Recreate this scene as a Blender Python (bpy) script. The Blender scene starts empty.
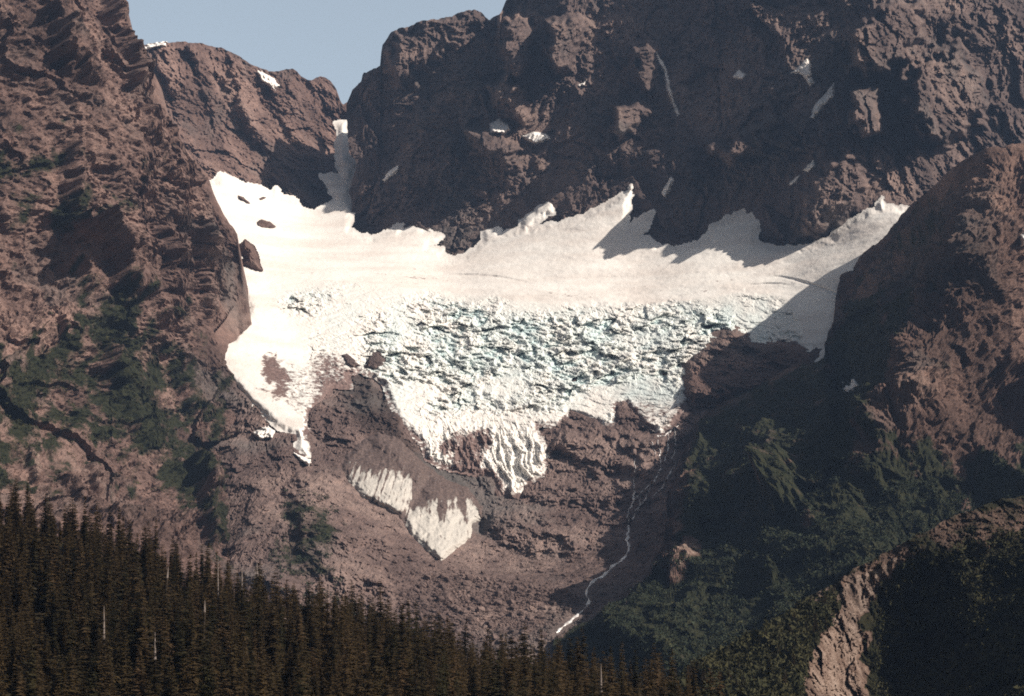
import bpy, math, random
import numpy as np
from mathutils import Vector

rnd = random.Random(7)
rng = np.random.default_rng(11)
F = 1500.0            # focal length in pixels of the 1024 px wide picture
HZ = 600.0            # picture row of the horizon (camera is level, lens shifted up)
C = bpy.context.scene.collection

# ------------------------------------------------------------------ noise
def _h(ix, iy, iz, seed):
    n = (ix.astype(np.int64) * 374761393 + iy.astype(np.int64) * 668265263 + iz.astype(np.int64) * 2147483647 // 3 + seed * 974634777) & 0xFFFFFFFF
    n = ((n ^ (n >> 13)) * 1274126177) & 0xFFFFFFFF
    n = ((n ^ (n >> 15)) * 2246822519) & 0xFFFFFFFF
    return (n ^ (n >> 16)) & 0xFFFFFFFF

GR = np.array([[1,1,0],[-1,1,0],[1,-1,0],[-1,-1,0],[1,0,1],[-1,0,1],[1,0,-1],[-1,0,-1],[0,1,1],[0,-1,1],[0,1,-1],[0,-1,-1],[1,1,0],[-1,1,0],[0,-1,1],[0,-1,-1]], float)

def noise(x, y, z, seed=0):
    x, y, z = np.broadcast_arrays(x, y, z)
    fx, fy, fz = np.floor(x), np.floor(y), np.floor(z)
    ix, iy, iz = fx.astype(np.int64), fy.astype(np.int64), fz.astype(np.int64)
    x, y, z = x - fx, y - fy, z - fz
    u, v, w = [t * t * t * (t * (t * 6 - 15) + 10) for t in (x, y, z)]
    def g(a, b, c):
        k = GR[(_h(ix + a, iy + b, iz + c, seed) & 15).astype(np.int64)]
        return k[..., 0] * (x - a) + k[..., 1] * (y - b) + k[..., 2] * (z - c)
    def L(t, a, b): return a + t * (b - a)
    return L(w, L(v, L(u, g(0,0,0), g(1,0,0)), L(u, g(0,1,0), g(1,1,0))), L(v, L(u, g(0,0,1), g(1,0,1)), L(u, g(0,1,1), g(1,1,1))))

def fbm(x, y, z, octv=5, gain=.5, seed=0):
    s = 0; a = 1.
    for i in range(octv):
        s = s + a * noise(x, y, z, seed + i); x, y, z = x * 2.03, y * 2.03, z * 2.03; a *= gain
    return s

def ridged(x, y, z, octv=6, gain=.5, seed=0):
    s = 0; a = 1.; wgt = 1.
    for i in range(octv):
        n = 1 - np.abs(noise(x, y, z, seed + i)) * 1.6
        n = n * n * np.sign(n)
        s = s + a * n * wgt
        wgt = np.clip(n * 1.4, .15, 1)
        x, y, z = x * 2.07 + 3.1, y * 2.07, z * 2.07 + 1.7; a *= gain
    return s

def worley(x, y, seed=0):
    fx, fy = np.floor(x).astype(np.int64), np.floor(y).astype(np.int64)
    f1 = np.full(x.shape, 9.); f2 = f1.copy(); cell = np.zeros(x.shape)
    tx = np.zeros(x.shape); ty = tx.copy()
    zz = np.zeros_like(fx)
    for a in (-1, 0, 1):
        for b in (-1, 0, 1):
            h = _h(fx + a, fy + b, zz, seed)
            cx = fx + a + (h & 1023) / 1023.; cy = fy + b + ((h >> 10) & 1023) / 1023.
            d = np.hypot(cx - x, cy - y)
            near = d < f1
            f2 = np.where(near, f1, np.minimum(f2, d))
            cell = np.where(near, ((h >> 20) & 1023) / 1023., cell)
            tx = np.where(near, x - cx, tx); ty = np.where(near, y - cy, ty)
            f1 = np.where(near, d, f1)
    return f1, f2, cell, tx, ty

def sstep(a, b, x):
    t = np.clip((x - a) / (b - a), 0, 1); return t * t * (3 - 2 * t)

# ------------------------------------------------------------------ surveying helpers
def W(px, py, D):
    return np.stack([(px - 512) / F * D, D, (HZ - py) / F * D], -1)

class RBF:
    """smooth distance field through surveyed points (picture column, row, distance in metres)"""
    def __init__(s, pts, smooth=.3):
        p = np.array(pts, float); s.c = p[:, :2] / 100; n = len(p)
        d = np.linalg.norm(s.c[:, None] - s.c[None], axis=2)
        K = d * d * np.log(d + 1e-9) + np.eye(n) * smooth
        Pm = np.hstack([np.ones((n, 1)), s.c])
        A = np.block([[K, Pm], [Pm.T, np.zeros((3, 3))]])
        s.w = np.linalg.solve(A, np.concatenate([p[:, 2], np.zeros(3)])); s.n = n
    def __call__(s, px, py):
        x, y = np.asarray(px, float) / 100, np.asarray(py, float) / 100
        r = s.w[s.n] + s.w[s.n + 1] * x + s.w[s.n + 2] * y
        for i in range(s.n):
            d2 = (x - s.c[i, 0]) ** 2 + (y - s.c[i, 1]) ** 2 + 1e-12
            r = r + s.w[i] * d2 * .5 * np.log(d2)
        return r

def poly_sd(poly, px, py):
    """signed distance to an outline, positive inside"""
    P = np.array(poly, float); Q = np.roll(P, -1, 0)
    d = np.full(px.shape, 1e9); ins = np.zeros(px.shape, bool)
    for (ax, ay), (bx, by) in zip(P, Q):
        ex, ey = bx - ax, by - ay
        t = np.clip(((px - ax) * ex + (py - ay) * ey) / (ex * ex + ey * ey + 1e-9), 0, 1)
        d = np.minimum(d, np.hypot(px - ax - t * ex, py - ay - t * ey))
        if ay != by:
            c = (ay > py) != (by > py)
            ins ^= c & (px < (bx - ax) * (py - ay) / (by - ay) + ax)
    return np.where(ins, d, -d)

def line_d(line, px, py):
    """distance to a polyline, side sign (+ = right of it in the picture) and position along it"""
    P = np.array(line, float); d = np.full(px.shape, 1e9); side = np.zeros(px.shape)
    for (ax, ay), (bx, by) in zip(P[:-1], P[1:]):
        ex, ey = bx - ax, by - ay
        t = np.clip(((px - ax) * ex + (py - ay) * ey) / (ex * ex + ey * ey + 1e-9), 0, 1)
        dd = np.hypot(px - ax - t * ex, py - ay - t * ey)
        cr = np.sign(ex * (py - ay) - ey * (px - ax)) * (-1 if ey > 0 else 1)
        side = np.where(dd < d, cr, side); d = np.minimum(d, dd)
    return d, side

# ------------------------------------------------------------------ object helpers
def tag(o, label=None, cat=None, group=None, kind=None):
    if label: o['label'] = label
    if cat: o['category'] = cat
    if group: o['group'] = group
    if kind: o['kind'] = kind
    return o

def mesh_obj(name, V, faces, m, parent=None, attrs=None, smooth=False):
    """V (n,3) array, faces (k,3) or (k,4) int array"""
    me = bpy.data.meshes.new(name)
    V = np.ascontiguousarray(V, np.float32); faces = np.ascontiguousarray(faces, np.int32)
    k = faces.shape[1]
    me.vertices.add(len(V)); me.vertices.foreach_set('co', V.ravel())
    me.loops.add(faces.size); me.loops.foreach_set('vertex_index', faces.ravel())
    me.polygons.add(len(faces)); me.polygons.foreach_set('loop_start', np.arange(0, faces.size, k, dtype=np.int32))
    me.polygons.foreach_set('use_smooth', np.full(len(faces), smooth))
    for an, av in (attrs or {}).items():
        a = me.attributes.new(an, 'FLOAT', 'POINT'); a.data.foreach_set('value', np.ascontiguousarray(av, np.float32).ravel())
    me.update(calc_edges=True); me.validate()
    me.materials.append(m)
    o = bpy.data.objects.new(name, me); C.objects.link(o)
    if parent: o.parent = parent
    return o

def empty(name, loc):
    o = bpy.data.objects.new(name, None); C.objects.link(o); o.location = loc; o.empty_display_size = 5
    return o

def grid_faces(R, Cn, keep=None):
    idx = np.arange(R * Cn).reshape(R, Cn)
    f = np.stack([idx[:-1, :-1], idx[:-1, 1:], idx[1:, 1:], idx[1:, :-1]], -1)
    return f.reshape(-1, 4) if keep is None else f[keep]

def compact(V, faces, attrs):
    used = np.unique(faces); mp = np.full(len(V), -1); mp[used] = np.arange(len(used))
    return V[used], mp[faces], {k: v[used] for k, v in attrs.items()}

# ------------------------------------------------------------------ materials
def mat(name, rough=.9, spec=.15):
    m = bpy.data.materials.new(name); m.use_nodes = True
    nt = m.node_tree; b = nt.nodes['Principled BSDF']
    b.inputs['Roughness'].default_value = rough; b.inputs['Specular IOR Level'].default_value = spec
    return m, nt, b

def N(nt, t, **kw):
    n = nt.nodes.new(t)
    for k, v in kw.items():
        if k in n.inputs: n.inputs[k].default_value = v
        else: setattr(n, k, v)
    return n

def noise_node(nt, scale, detail=8, rough=.6, vec=None, stretch=None):
    tc = N(nt, 'ShaderNodeTexCoord')
    src = tc.outputs['Object']
    if stretch:
        mp = N(nt, 'ShaderNodeMapping'); mp.inputs['Scale'].default_value = stretch[0]; mp.inputs['Rotation'].default_value = stretch[1]
        nt.links.new(src, mp.inputs['Vector']); src = mp.outputs['Vector']
    n = N(nt, 'ShaderNodeTexNoise'); n.inputs['Scale'].default_value = scale; n.inputs['Detail'].default_value = detail; n.inputs['Roughness'].default_value = rough
    nt.links.new(src, n.inputs['Vector'])
    return n.outputs['Fac']

def ramp(nt, fac, stops):
    r = N(nt, 'ShaderNodeValToRGB'); e = r.color_ramp.elements
    while len(e) < len(stops): e.new(.5)
    for el, (p, c) in zip(e, stops):
        el.position = p; el.color = (*c, 1) if len(c) == 3 else c
    nt.links.new(fac, r.inputs['Fac']); return r.outputs['Color']

def mix(nt, fac, a, b):
    m = N(nt, 'ShaderNodeMix', data_type='RGBA')
    if isinstance(fac, float): m.inputs[0].default_value = fac
    else: nt.links.new(fac, m.inputs[0])
    for s, i in ((a, 6), (b, 7)):
        if isinstance(s, tuple): m.inputs[i].default_value = (*s, 1)
        else: nt.links.new(s, m.inputs[i])
    return m.outputs[2]

def math_n(nt, op, a, b):
    m = N(nt, 'ShaderNodeMath', operation=op)
    for s, i in ((a, 0), (b, 1)):
        if isinstance(s, (float, int)): m.inputs[i].default_value = s
        else: nt.links.new(s, m.inputs[i])
    m.use_clamp = op == 'MULTIPLY_ADD'
    return m.outputs[0]

def attr_cover(nt, attr, nz, width=.18):
    """cover mask: attribute 0..1 against a noise, so the cover has ragged edges"""
    a = N(nt, 'ShaderNodeAttribute', attribute_name=attr)
    s = math_n(nt, 'SUBTRACT', math_n(nt, 'ADD', a.outputs['Fac'], nz), 1.0)
    r = N(nt, 'ShaderNodeMapRange'); r.inputs['From Min'].default_value = -width; r.inputs['From Max'].default_value = width
    nt.links.new(s, r.inputs['Value']); return r.outputs['Result']

def bump(nt, b, h, dist, strength=.6):
    n = N(nt, 'ShaderNodeBump'); n.inputs['Distance'].default_value = dist; n.inputs['Strength'].default_value = strength
    nt.links.new(h, n.inputs['Height']); nt.links.new(n.outputs['Normal'], b.inputs['Normal'])

def rock_mat(name, dark, midc, light, veg_a=(.014, .018, .010), veg_b=(.034, .034, .017), pale=(.30, .23, .19)):
    m, nt, b = mat(name, .95, .1)
    n1 = noise_node(nt, .006, 9, .62); n2 = noise_node(nt, .07, 8, .7)
    n3 = noise_node(nt, .012, 8, .65, stretch=((1, 1, .35), (0, .5, 0)))
    base = ramp(nt, n1, [(.34, tuple(q * .8 for q in dark)), (.5, midc), (.64, tuple(q * 1.15 for q in light))])
    fine = ramp(nt, n2, [(.32, (.55, .53, .52)), (.5, (1, 1, 1)), (.7, (1.35, 1.3, 1.25))])
    mm = N(nt, 'ShaderNodeMix', data_type='RGBA', blend_type='MULTIPLY'); mm.inputs[0].default_value = 1
    nt.links.new(base, mm.inputs[6]); nt.links.new(fine, mm.inputs[7])
    col = mm.outputs[2]
    st = N(nt, 'ShaderNodeMapRange'); st.inputs['From Min'].default_value = .56; st.inputs['From Max'].default_value = .70; st.inputs['To Max'].default_value = .45
    nt.links.new(n3, st.inputs['Value'])
    col = mix(nt, st.outputs['Result'], col, light)
    pc = attr_cover(nt, 'pale', n2, .12); col = mix(nt, pc, col, pale)
    col = mix(nt, attr_cover(nt, 'dark', n2, .15), col, (.060, .043, .038))
    gr = N(nt, 'ShaderNodeMapRange'); gr.inputs['From Min'].default_value = .52; gr.inputs['From Max'].default_value = .68; gr.inputs['To Max'].default_value = .55
    nt.links.new(noise_node(nt, .0045, 6, .6), gr.inputs['Value'])
    lum = tuple((.30 * dark[0] + .35 * midc[1] + .35 * light[2]) * q for q in (1.12, 1.08, 1.02)); col = mix(nt, gr.outputs['Result'], col, lum)
    nv = noise_node(nt, .022, 8, .68)
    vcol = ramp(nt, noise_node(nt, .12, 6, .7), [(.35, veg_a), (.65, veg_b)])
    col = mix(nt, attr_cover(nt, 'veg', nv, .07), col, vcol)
    nt.links.new(col, b.inputs['Base Color'])
    bump(nt, b, noise_node(nt, .16, 7, .72), 5.0, .8)
    return m

ROCK_WALL = rock_mat('dark_wall_rock', (0.078, 0.058, 0.055), (0.117, 0.086, 0.078), (0.176, 0.127, 0.109))
ROCK_LEFT = rock_mat('purple_brown_rock', (0.086, 0.057, 0.049), (0.130, 0.085, 0.073), (0.191, 0.128, 0.108))
ROCK_RIGHT = rock_mat('brown_ridge_rock', (0.075, 0.048, 0.039), (0.112, 0.071, 0.058), (0.172, 0.112, 0.090))
KNOLL_ROCK = rock_mat('knoll_earth_and_rock', (.085, .057, .045), (.125, .083, .065), (.18, .125, .098), (.012, .014, .007), (.030, .026, .012))
MORAINE = rock_mat('moraine_debris', (0.111, 0.078, 0.072), (0.150, 0.107, 0.096), (0.213, 0.157, 0.138))

def snow_mat(name, col=(.75, .725, .685), dirt=True):
    m, nt, b = mat(name, .75, .2)
    soft = ramp(nt, noise_node(nt, .012, 5, .5, stretch=((.6, 1.2, 2.5), (0, 0, 0))), [(.35, (.66, .61, .565)), (.62, col)])
    c = soft
    if dirt:
        nd = noise_node(nt, .09, 8, .72)
        c = mix(nt, attr_cover(nt, 'dirt', nd, .06), c, (.15, .10, .088))
    nt.links.new(c, b.inputs['Base Color'])
    bump(nt, b, noise_node(nt, .09, 7, .65), 2.6, .55)
    return m
SNOW = snow_mat('old_summer_snow')

def ice_mat(name, stretch=None, blue=(.52, .63, .63), white=(.72, .69, .645), debris=(.15, .10, .088)):
    m, nt, b = mat(name, .6, .3)
    a = N(nt, 'ShaderNodeAttribute', attribute_name='blue')
    n = noise_node(nt, .05, 6, .65)
    f = math_n(nt, 'MULTIPLY', a.outputs['Fac'], math_n(nt, 'ADD', n, .55))
    c = mix(nt, f, white, blue)
    nd = noise_node(nt, .12, 8, .72, stretch=stretch)
    c = mix(nt, attr_cover(nt, 'dirt', nd, .06), c, ramp(nt, noise_node(nt, .22, 8, .75), [(.32, tuple(q * .45 for q in debris)), (.5, debris), (.68, tuple(q * 1.75 for q in debris))]))
    nt.links.new(c, b.inputs['Base Color'])
    bump(nt, b, noise_node(nt, .15, 6, .65), 2.0, .5)
    return m
ICE = ice_mat('crevassed_ice')
CONE_ICE = ice_mat('dirty_cone_ice', ((1.6, .25, .25), (0, 0, 0)), (.56, .56, .53), (.44, .41, .37), (.098, .069, .060))

# ------------------------------------------------------------------ rock relief
def cosfac(base, px, py, D):
    e = 2.0
    gx = (base(px + e, py) - D) / e; gy = (base(px, py + e) - D) / e
    return np.clip(np.sqrt(1 + (np.hypot(gx, gy) * F / D) ** 2), 1, 3.2)

def facets(u, v, seed):
    """broken rock faces: every cell is a tilted plane, steps between cells"""
    u = u + .35 * noise(u * 1.3, v * 1.3, u * 0, seed + 7); v = v + .35 * noise(u * 1.3 + 9, v * 1.3, u * 0, seed + 8)
    f1, f2, cell, tx, ty = worley(u, v, seed)
    a = cell * 57.0
    return (cell - .5) * .9 + tx * np.cos(a) * 1.1 + ty * np.sin(a) * .9 - .13 * (1 - sstep(0, .2, f2 - f1))

def crags(P, seed, L, rot, stretch, amp, octv=6, gain=.52, big=.85, mid=1.):
    """craggy relief: ribs, gullies and broken faces along a tilted fall line; returns metres towards the viewer"""
    x, y, z = P[..., 0], P[..., 1], P[..., 2]
    wx = fbm(x / L * 1.2, y / L * .8, z / L * 1.2, 4, .55, seed + 90); wz = fbm(x / L * 1.2 + 7, y / L * .8, z / L * 1.2, 4, .55, seed + 95)
    x = x + wx * L * .15; z = z + wz * L * .15
    c, s = math.cos(rot), math.sin(rot)
    u = (x * c + z * s) / L; v = (-x * s + z * c) / (L * stretch)
    r = ridged(u, y / (L * 1.5), v, 3, .5, seed)
    k = .35 + .65 * sstep(-.3, .4, noise(u * 1.1, v * 1.1, u * 0, seed + 33))
    h = amp * big * (r - .8)
    h = h + mid * (amp * .36 * facets(u * 3.6, v * 3.6 * stretch * .6, seed + 50) + amp * .22 * k * facets(u * 9., v * 9. * stretch * .7, seed + 51) + amp * .12 * k * facets(u * 21., v * 21. * stretch * .8, seed + 52))
    m = ridged(u * 5 + 5, y / L * 4, v * 5 * stretch * .6, 5, .62, seed + 20)
    return h + mid * amp * .20 * (m - .9) + mid * amp * .20 * fbm(x / L * 20, y / L * 20, z / L * 20, 4, .62, seed + 40)

def spurs(px, py, feats, warp):
    """hand-surveyed relief. (outline, push metres at its left edge, push at its right edge, softness px)"""
    t = np.zeros(px.shape)
    for poly, hl, hr, soft in feats:
        xs = [p[0] for p in poly]; x0, x1 = min(xs), max(xs)
        sd = poly_sd(poly, px, py) + warp * soft * .7
        u = np.clip((px - x0) / (x1 - x0), 0, 1)
        t = t + sstep(-soft * .3, soft, sd) * (hl + (hr - hl) * u)
    return t

class Sheet:
    """one rock mass: distance field + relief. D(px,py) can be asked anywhere"""
    def __init__(s, pts, seed, L, rot, stretch, amp, feats=(), fine=1., gain=.52, smooth=.3):
        s.base = RBF(pts, smooth); s.args = (seed, L, rot, stretch, amp); s.feats = feats; s.gain = gain; s.fine = fine; s.extra = None; s.normal = False; s.crest = None; s.keep = .4; s.bm = (1.0, .75); s.taper = None; s.dirw = (.8, .35)
    def D(s, px, py):
        px = np.asarray(px, float); py = np.asarray(py, float)
        D0 = s.base(px, py); P = W(px, py, D0)
        seed, L, rot, stretch, amp = s.args
        d = crags(P, seed, L, rot, stretch, amp, 6, s.gain)
        k = cosfac(s.base, px, py, D0)
        w1 = noise(px / 14., py / 14., 0 * px, seed + 70) + .5 * noise(px / 6., py / 6., 0 * px, seed + 71)
        t = d * np.minimum(k, 1.5) + spurs(px, py, s.feats, w1)
        if s.extra: t = t * s.extra(px, py)[0] + s.extra(px, py)[1]
        return D0 - t
    def P(s, px, py):
        px = np.asarray(px, float); py = np.asarray(py, float)
        if not s.normal: return W(px, py, s.D(px, py))
        D0 = s.base(px, py); P0 = W(px, py, D0); e = 4.
        tx = W(px + e, py, s.base(px + e, py)) - P0; ty = W(px, py + e, s.base(px, py + e)) - P0
        n = np.cross(tx, ty); n /= np.linalg.norm(n, axis=-1, keepdims=True) + 1e-9
        ray = -P0 / np.linalg.norm(P0, axis=-1, keepdims=True)
        n *= np.sign((n * ray).sum(-1, keepdims=True))
        d = n * s.dirw[0] + ray * s.dirw[1]; d /= np.linalg.norm(d, axis=-1, keepdims=True)
        seed, L, rot, stretch, amp = s.args
        Q = P0.copy(); Q[..., 1] *= .35
        w1 = noise(px / 14., py / 14., 0 * px, seed + 70) + .5 * noise(px / 6., py / 6., 0 * px, seed + 71)
        t = crags(Q, seed, L, rot, stretch, amp, 6, s.gain, s.bm[0], s.bm[1]) + spurs(px, py, s.feats, w1)
        t = t * (s.keep + (1 - s.keep) * sstep(0, 22, py - np.interp(px, [c[0] for c in s.crest], [c[1] for c in s.crest])))
        if s.taper is not None: t = t * s.taper(px, py)
        return P0 + d * t[..., None]
    def build(s, name, m, x0, x1, crest, bottom, step=1.25, rowstep=1.25, back=(60, 45, 9), rough=2.0, attrs=None, left=None):
        cols = np.arange(x0, x1 + step, step)
        cr = np.interp(cols, [p[0] for p in crest], [p[1] for p in crest])
        j = fbm(cols / 16., cols * 0, cols * 0 + .5, 4, .6, s.args[0] + 60) * rough * 1.6
        cr = cr + j
        bo = np.interp(cols, [p[0] for p in bottom], [p[1] for p in bottom])
        R = int(np.max(bo - cr) / rowstep) + 2
        t = np.linspace(0, 1, R)[:, None]
        py = bo[None] + (cr - bo)[None] * t; px = np.repeat(cols[None], R, 0)
        if left: px = px + (np.interp(py, left[0], left[1]) + 1.5 * noise(py / 7., py * 0, py * 0, 66)) * (1 - sstep(x0, x0 + 30, px))
        s.crest = crest; V = s.P(px, py)
        k = back[2]; top = V[-1]; add = []
        for i in range(1, k + 1):      # the far side of the mountain, falling away from the crest
            q = top.copy(); q[:, 1] += i * back[0]; q[:, 2] -= i * back[1] - 12 * noise(q[:, 0] / 60, q[:, 1] / 60, q[:, 2] * 0, s.args[0]) * min(i, 3)
            add.append(q)
        Vf = np.concatenate([V, np.stack(add)], 0)
        pxf = np.concatenate([px, np.repeat(px[-1:], k, 0)]); pyf = np.concatenate([py, np.repeat(py[-1:], k, 0)])
        at = {'veg': np.zeros(pxf.shape), 'pale': np.zeros(pxf.shape)}
        if attrs: at.update(attrs(pxf, pyf))
        s.px, s.py, s.V, s.at = px, py, V, at
        o = mesh_obj(name, Vf.reshape(-1, 3), grid_faces(R + k, len(cols)), m, attrs=at)
        return o

def drape(name, poly, Dfun, m, thick=5., soft=5., step=1.0, edge=1.5, holes=(), shape=None, parent=None, attrs=None, seed=0, smooth=True, esc=7., tuck=4., Pfun=None):
    """a layer with real thickness lying on a host surface, thinning to its rim"""
    P = np.array(poly, float); x0, y0 = P.min(0) - 4; x1, y1 = P.max(0) + 4
    px, py = np.meshgrid(np.arange(x0, x1, step), np.arange(y0, y1, step))
    sd = poly_sd(poly, px, py)
    for h in holes: sd = np.minimum(sd, -poly_sd(h, px, py))
    sd = sd + edge * (noise(px / esc, py / esc, px * 0, seed + 5) + .5 * noise(px / esc * 2.3, py / esc * 2.3, px * 0, seed + 6)) * 1.3
    t = -tuck + (thick + tuck) * sstep(-1.2, soft, sd)
    P0 = Pfun(px, py) if Pfun else W(px, py, Dfun(px, py))
    if shape is not None: t = t + shape(px, py, sd, P0) * sstep(0, soft, sd)
    V = P0 * (1 - t / P0[..., 1])[..., None]
    keep = sd > -1.5
    kf = keep[:-1, :-1] | keep[1:, :-1] | keep[:-1, 1:] | keep[1:, 1:]
    at = {k: v.ravel() for k, v in (attrs(px, py, sd) if attrs else {'dirt': np.zeros(px.shape)}).items()}
    faces = grid_faces(*px.shape, kf)
    Vc, fc, at = compact(V.reshape(-1, 3), faces, at)
    return mesh_obj(name, Vc, fc, m, parent, at, smooth)

# ================================================================== THE SURVEY
# ---- outlines (picture column, row)
GL = [(214,182),(220,172),(243,184),(259,186),(272,193),(275,186),(279,190),(282,196),(294,198),(301,207),(313,212),(325,205),(335,200),(331,192),(321,175),(340,175),(337,164),(336,145),(339,137),(336,123),(346,121),(347,131),(348,157),(356,162),(355,172),(350,188),(350,198),(354,209),(350,229),(360,234),(372,238),(395,227),(403,224),(401,232),(413,228),(422,228),(425,231),(444,236),(438,242),(428,246),(444,249),(442,255),(452,258),(465,255),(479,245),(483,239),(482,230),(501,223),(501,234),(520,228),(522,214),(532,210),(533,203),(542,199),(540,193),(555,190),(565,180),(561,190),(554,202),(554,212),(546,216),(530,228),(544,225),(561,222),(585,215),(618,197),(626,191),(626,183),(634,174),(638,177),(636,189),(630,199),(630,208),(626,229),(636,220),(653,211),(648,228),(640,236),(649,238),(657,245),(675,248),(692,244),(708,236),(710,228),(735,212),(740,206),(760,199),(778,196),(779,211),(758,231),(756,242),(779,248),(808,246),(832,237),(834,231),(857,217),(867,210),(877,209),(877,203),(882,198),(885,205),(904,208),
      (930,215),(925,260),(880,320),(850,352),(838,352),(822,364),(808,368),(824,347),(805,349),(795,342),(788,346),(700,365),(690,380),(694,394),(688,405),(679,421),(661,433),(643,425),(625,403),(618,405),(618,419),(614,429),(598,423),(588,419),(571,413),(557,425),(536,425),(540,437),(550,444),(547,458),(543,474),(524,487),(519,502),(504,496),(492,497),(496,487),(492,479),(482,477),(457,471),(445,469),(425,458),(422,443),(402,424),(391,408),(385,387),(375,377),(359,371),(348,375),(351,387),(332,387),(324,402),(310,412),(310,424),(305,435),(307,443),(309,457),(295,450),(297,437),(275,426),(258,408),(250,403),(216,365),(208,347),(200,335),(210,337),(219,340),(232,337),(228,318),(247,316),(249,306),(240,287),(232,262),(222,240),(205,205),(202,182)]
ICELINE = [(190,262),(250,272),(330,276),(400,282),(480,292),(560,301),(620,302),(680,297),(730,290),(780,291),(830,303),(900,320)]
ISLAND = [(262,354),(276,352),(285,372),(291,389),(287,404),(275,402),(262,393),(271,385),(262,369)]
TONGUE_DEBRIS = [(448,452),(468,438),(482,430),(492,440),(486,456),(476,470),(462,468)]

M_PTS = [(340,120,3780),(335,160,3640),(340,200,3500),(300,212,3440),(230,180,3360),(250,230,3150),(400,235,3190),(440,255,3120),(520,230,3120),(640,240,3030),(626,190,3080),(780,245,2900),(760,200,2990),(870,210,2800),(920,215,2750),(550,190,3200),
  (215,260,2950),(250,275,2880),(330,278,2880),(400,285,2860),(500,292,2840),(600,302,2790),(700,295,2760),(760,290,2740),(830,275,2700),(900,270,2640),
  (215,345,2500),(250,330,2600),(300,340,2610),(400,350,2620),(500,350,2640),(600,350,2640),(700,345,2610),(780,340,2600),(840,330,2560),
  (250,400,2380),(300,430,2300),(330,400,2400),(380,400,2440),(500,410,2450),(600,405,2450),(690,395,2400),(800,365,2480),(860,360,2400),
  (545,440,2330),(510,490,2260),(440,460,2280),(400,430,2330),(330,450,2240),(350,480,2170),(480,500,2200),(620,440,2320),(650,480,2190),(620,500,2170),(540,500,2190),(540,540,2080),
  (440,560,1990),(400,520,2060),(550,560,2010),(650,540,2030),(700,480,2130),(700,540,1880),(340,530,1960),(300,500,2040),(270,450,2250),(255,500,2050),(245,550,1850),(200,400,2420),(200,480,2200),(200,560,1950),(200,630,1760),(270,600,1740),(330,570,1860),
  (400,600,1830),(480,600,1860),(560,600,1850),(640,590,1830),(560,630,1730),(480,650,1660),(400,650,1650),(300,660,1560),(680,640,1620),(560,700,1480),(400,710,1450),(250,700,1430),(700,700,1500)]
C_PTS = [(-60,0,2150),(0,0,2330),(60,40,2430),(130,10,2760),(165,90,2740),(214,190,2690),(240,245,2660),(246,300,2640),(232,338,2530),(205,335,2520),
  (0,100,2120),(60,120,2250),(100,200,2240),(150,170,2480),(180,250,2480),(0,200,1990),(50,260,2060),(-60,200,1850),(0,300,1850),(100,320,2010),(150,330,2180),(200,400,2280),(250,410,2400),(275,440,2290),
  (0,380,1720),(100,400,1880),(150,450,1900),(200,470,2010),(250,480,2130),(252,520,2010),(240,560,1850),(320,450,2420),(320,520,2220),(290,400,2520),(330,400,2560),(320,600,1850),(-60,400,1600),(0,460,1610),(100,500,1720),(180,540,1740),(0,560,1480),(100,580,1520),(220,600,1680),(0,690,1250),(160,690,1330),(300,690,1500)]
A_PTS = [(120,40,3380),(180,41,3480),(240,57,3640),(300,75,3800),(345,98,3900),(140,120,3330),(200,120,3480),(250,130,3640),(300,140,3740),(340,130,3850),(200,190,3330),(250,200,3390),(300,215,3530),(335,205,3600),(338,165,3730),(250,260,3300),(320,260,3400)]
B_PTS = [(340,100,3540),(347,130,3500),(348,180,3440),(350,235,3380),(372,238,3290),(382,50,3500),(420,22,3540),(480,15,3500),(505,0,3470),(440,120,3400),(450,190,3260),(450,258,3130),(530,230,3140),(560,150,3230),(560,60,3330),(560,-30,3420),(640,240,3040),(630,180,3110),(660,100,3190),(650,0,3320),(650,-80,3390),(750,200,3000),(740,120,3060),(740,20,3170),(740,-80,3260),
  (790,245,2890),(830,232,2850),(830,140,2880),(840,40,2960),(850,-80,3060),(880,200,2830),(900,150,2900),(910,70,2990),(930,-80,3120),(960,160,2990),(1000,90,3090),(1030,0,3180),(1080,-80,3290),(1080,150,3120),(560,290,3090),(780,290,2900),(920,290,2800),(380,300,3120)]
R_PTS = [(905,205,2760),(857,256,2690),(838,300,2600),(834,340,2500),(790,370,2440),(690,425,2330),(672,480,2150),(655,560,1860),(604,605,1750),(556,632,1690),
  (985,148,2220),(945,240,1980),(890,330,1790),(872,430,1700),(830,520,1670),(800,560,1600),(1024,140,2300),(1110,110,2330),(1024,220,2190),(1110,300,2150),(1024,320,2050),(960,330,1930),(950,430,1770),(1024,440,1820),(1024,500,1600),
  (760,450,1960),(720,500,1900),(800,400,2080),(780,500,1790),(860,380,1960),(900,270,2420),(862,330,2330),
  (900,500,1620),(750,570,1580),(660,610,1570),(570,645,1600),(620,670,1420),(700,640,1380),(800,590,1440),(900,550,1460),(1024,540,1480),(620,710,1280),(800,710,1180),(1060,710,1200),(560,710,1340)]
E_PTS = [(650,700,790),(690,665,820),(740,640,880),(800,600,940),(850,570,965),(900,545,1000),(960,512,1040),(1024,497,1060),(1100,480,1080),
  (740,690,790),(780,660,860),(800,690,810),(830,610,930),(806,660,858),(822,696,850),(845,640,905),(868,650,985),(868,600,1000),(905,560,985),(940,548,955),(1024,545,945),(1090,545,940),(930,572,1000),(940,620,970),(1024,580,965),(1060,620,850),(880,690,960),(950,690,900),(1040,690,800),(1110,560,900),(1110,690,740),(700,740,700),(800,740,730),(880,740,850),(1000,740,740)]

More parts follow.
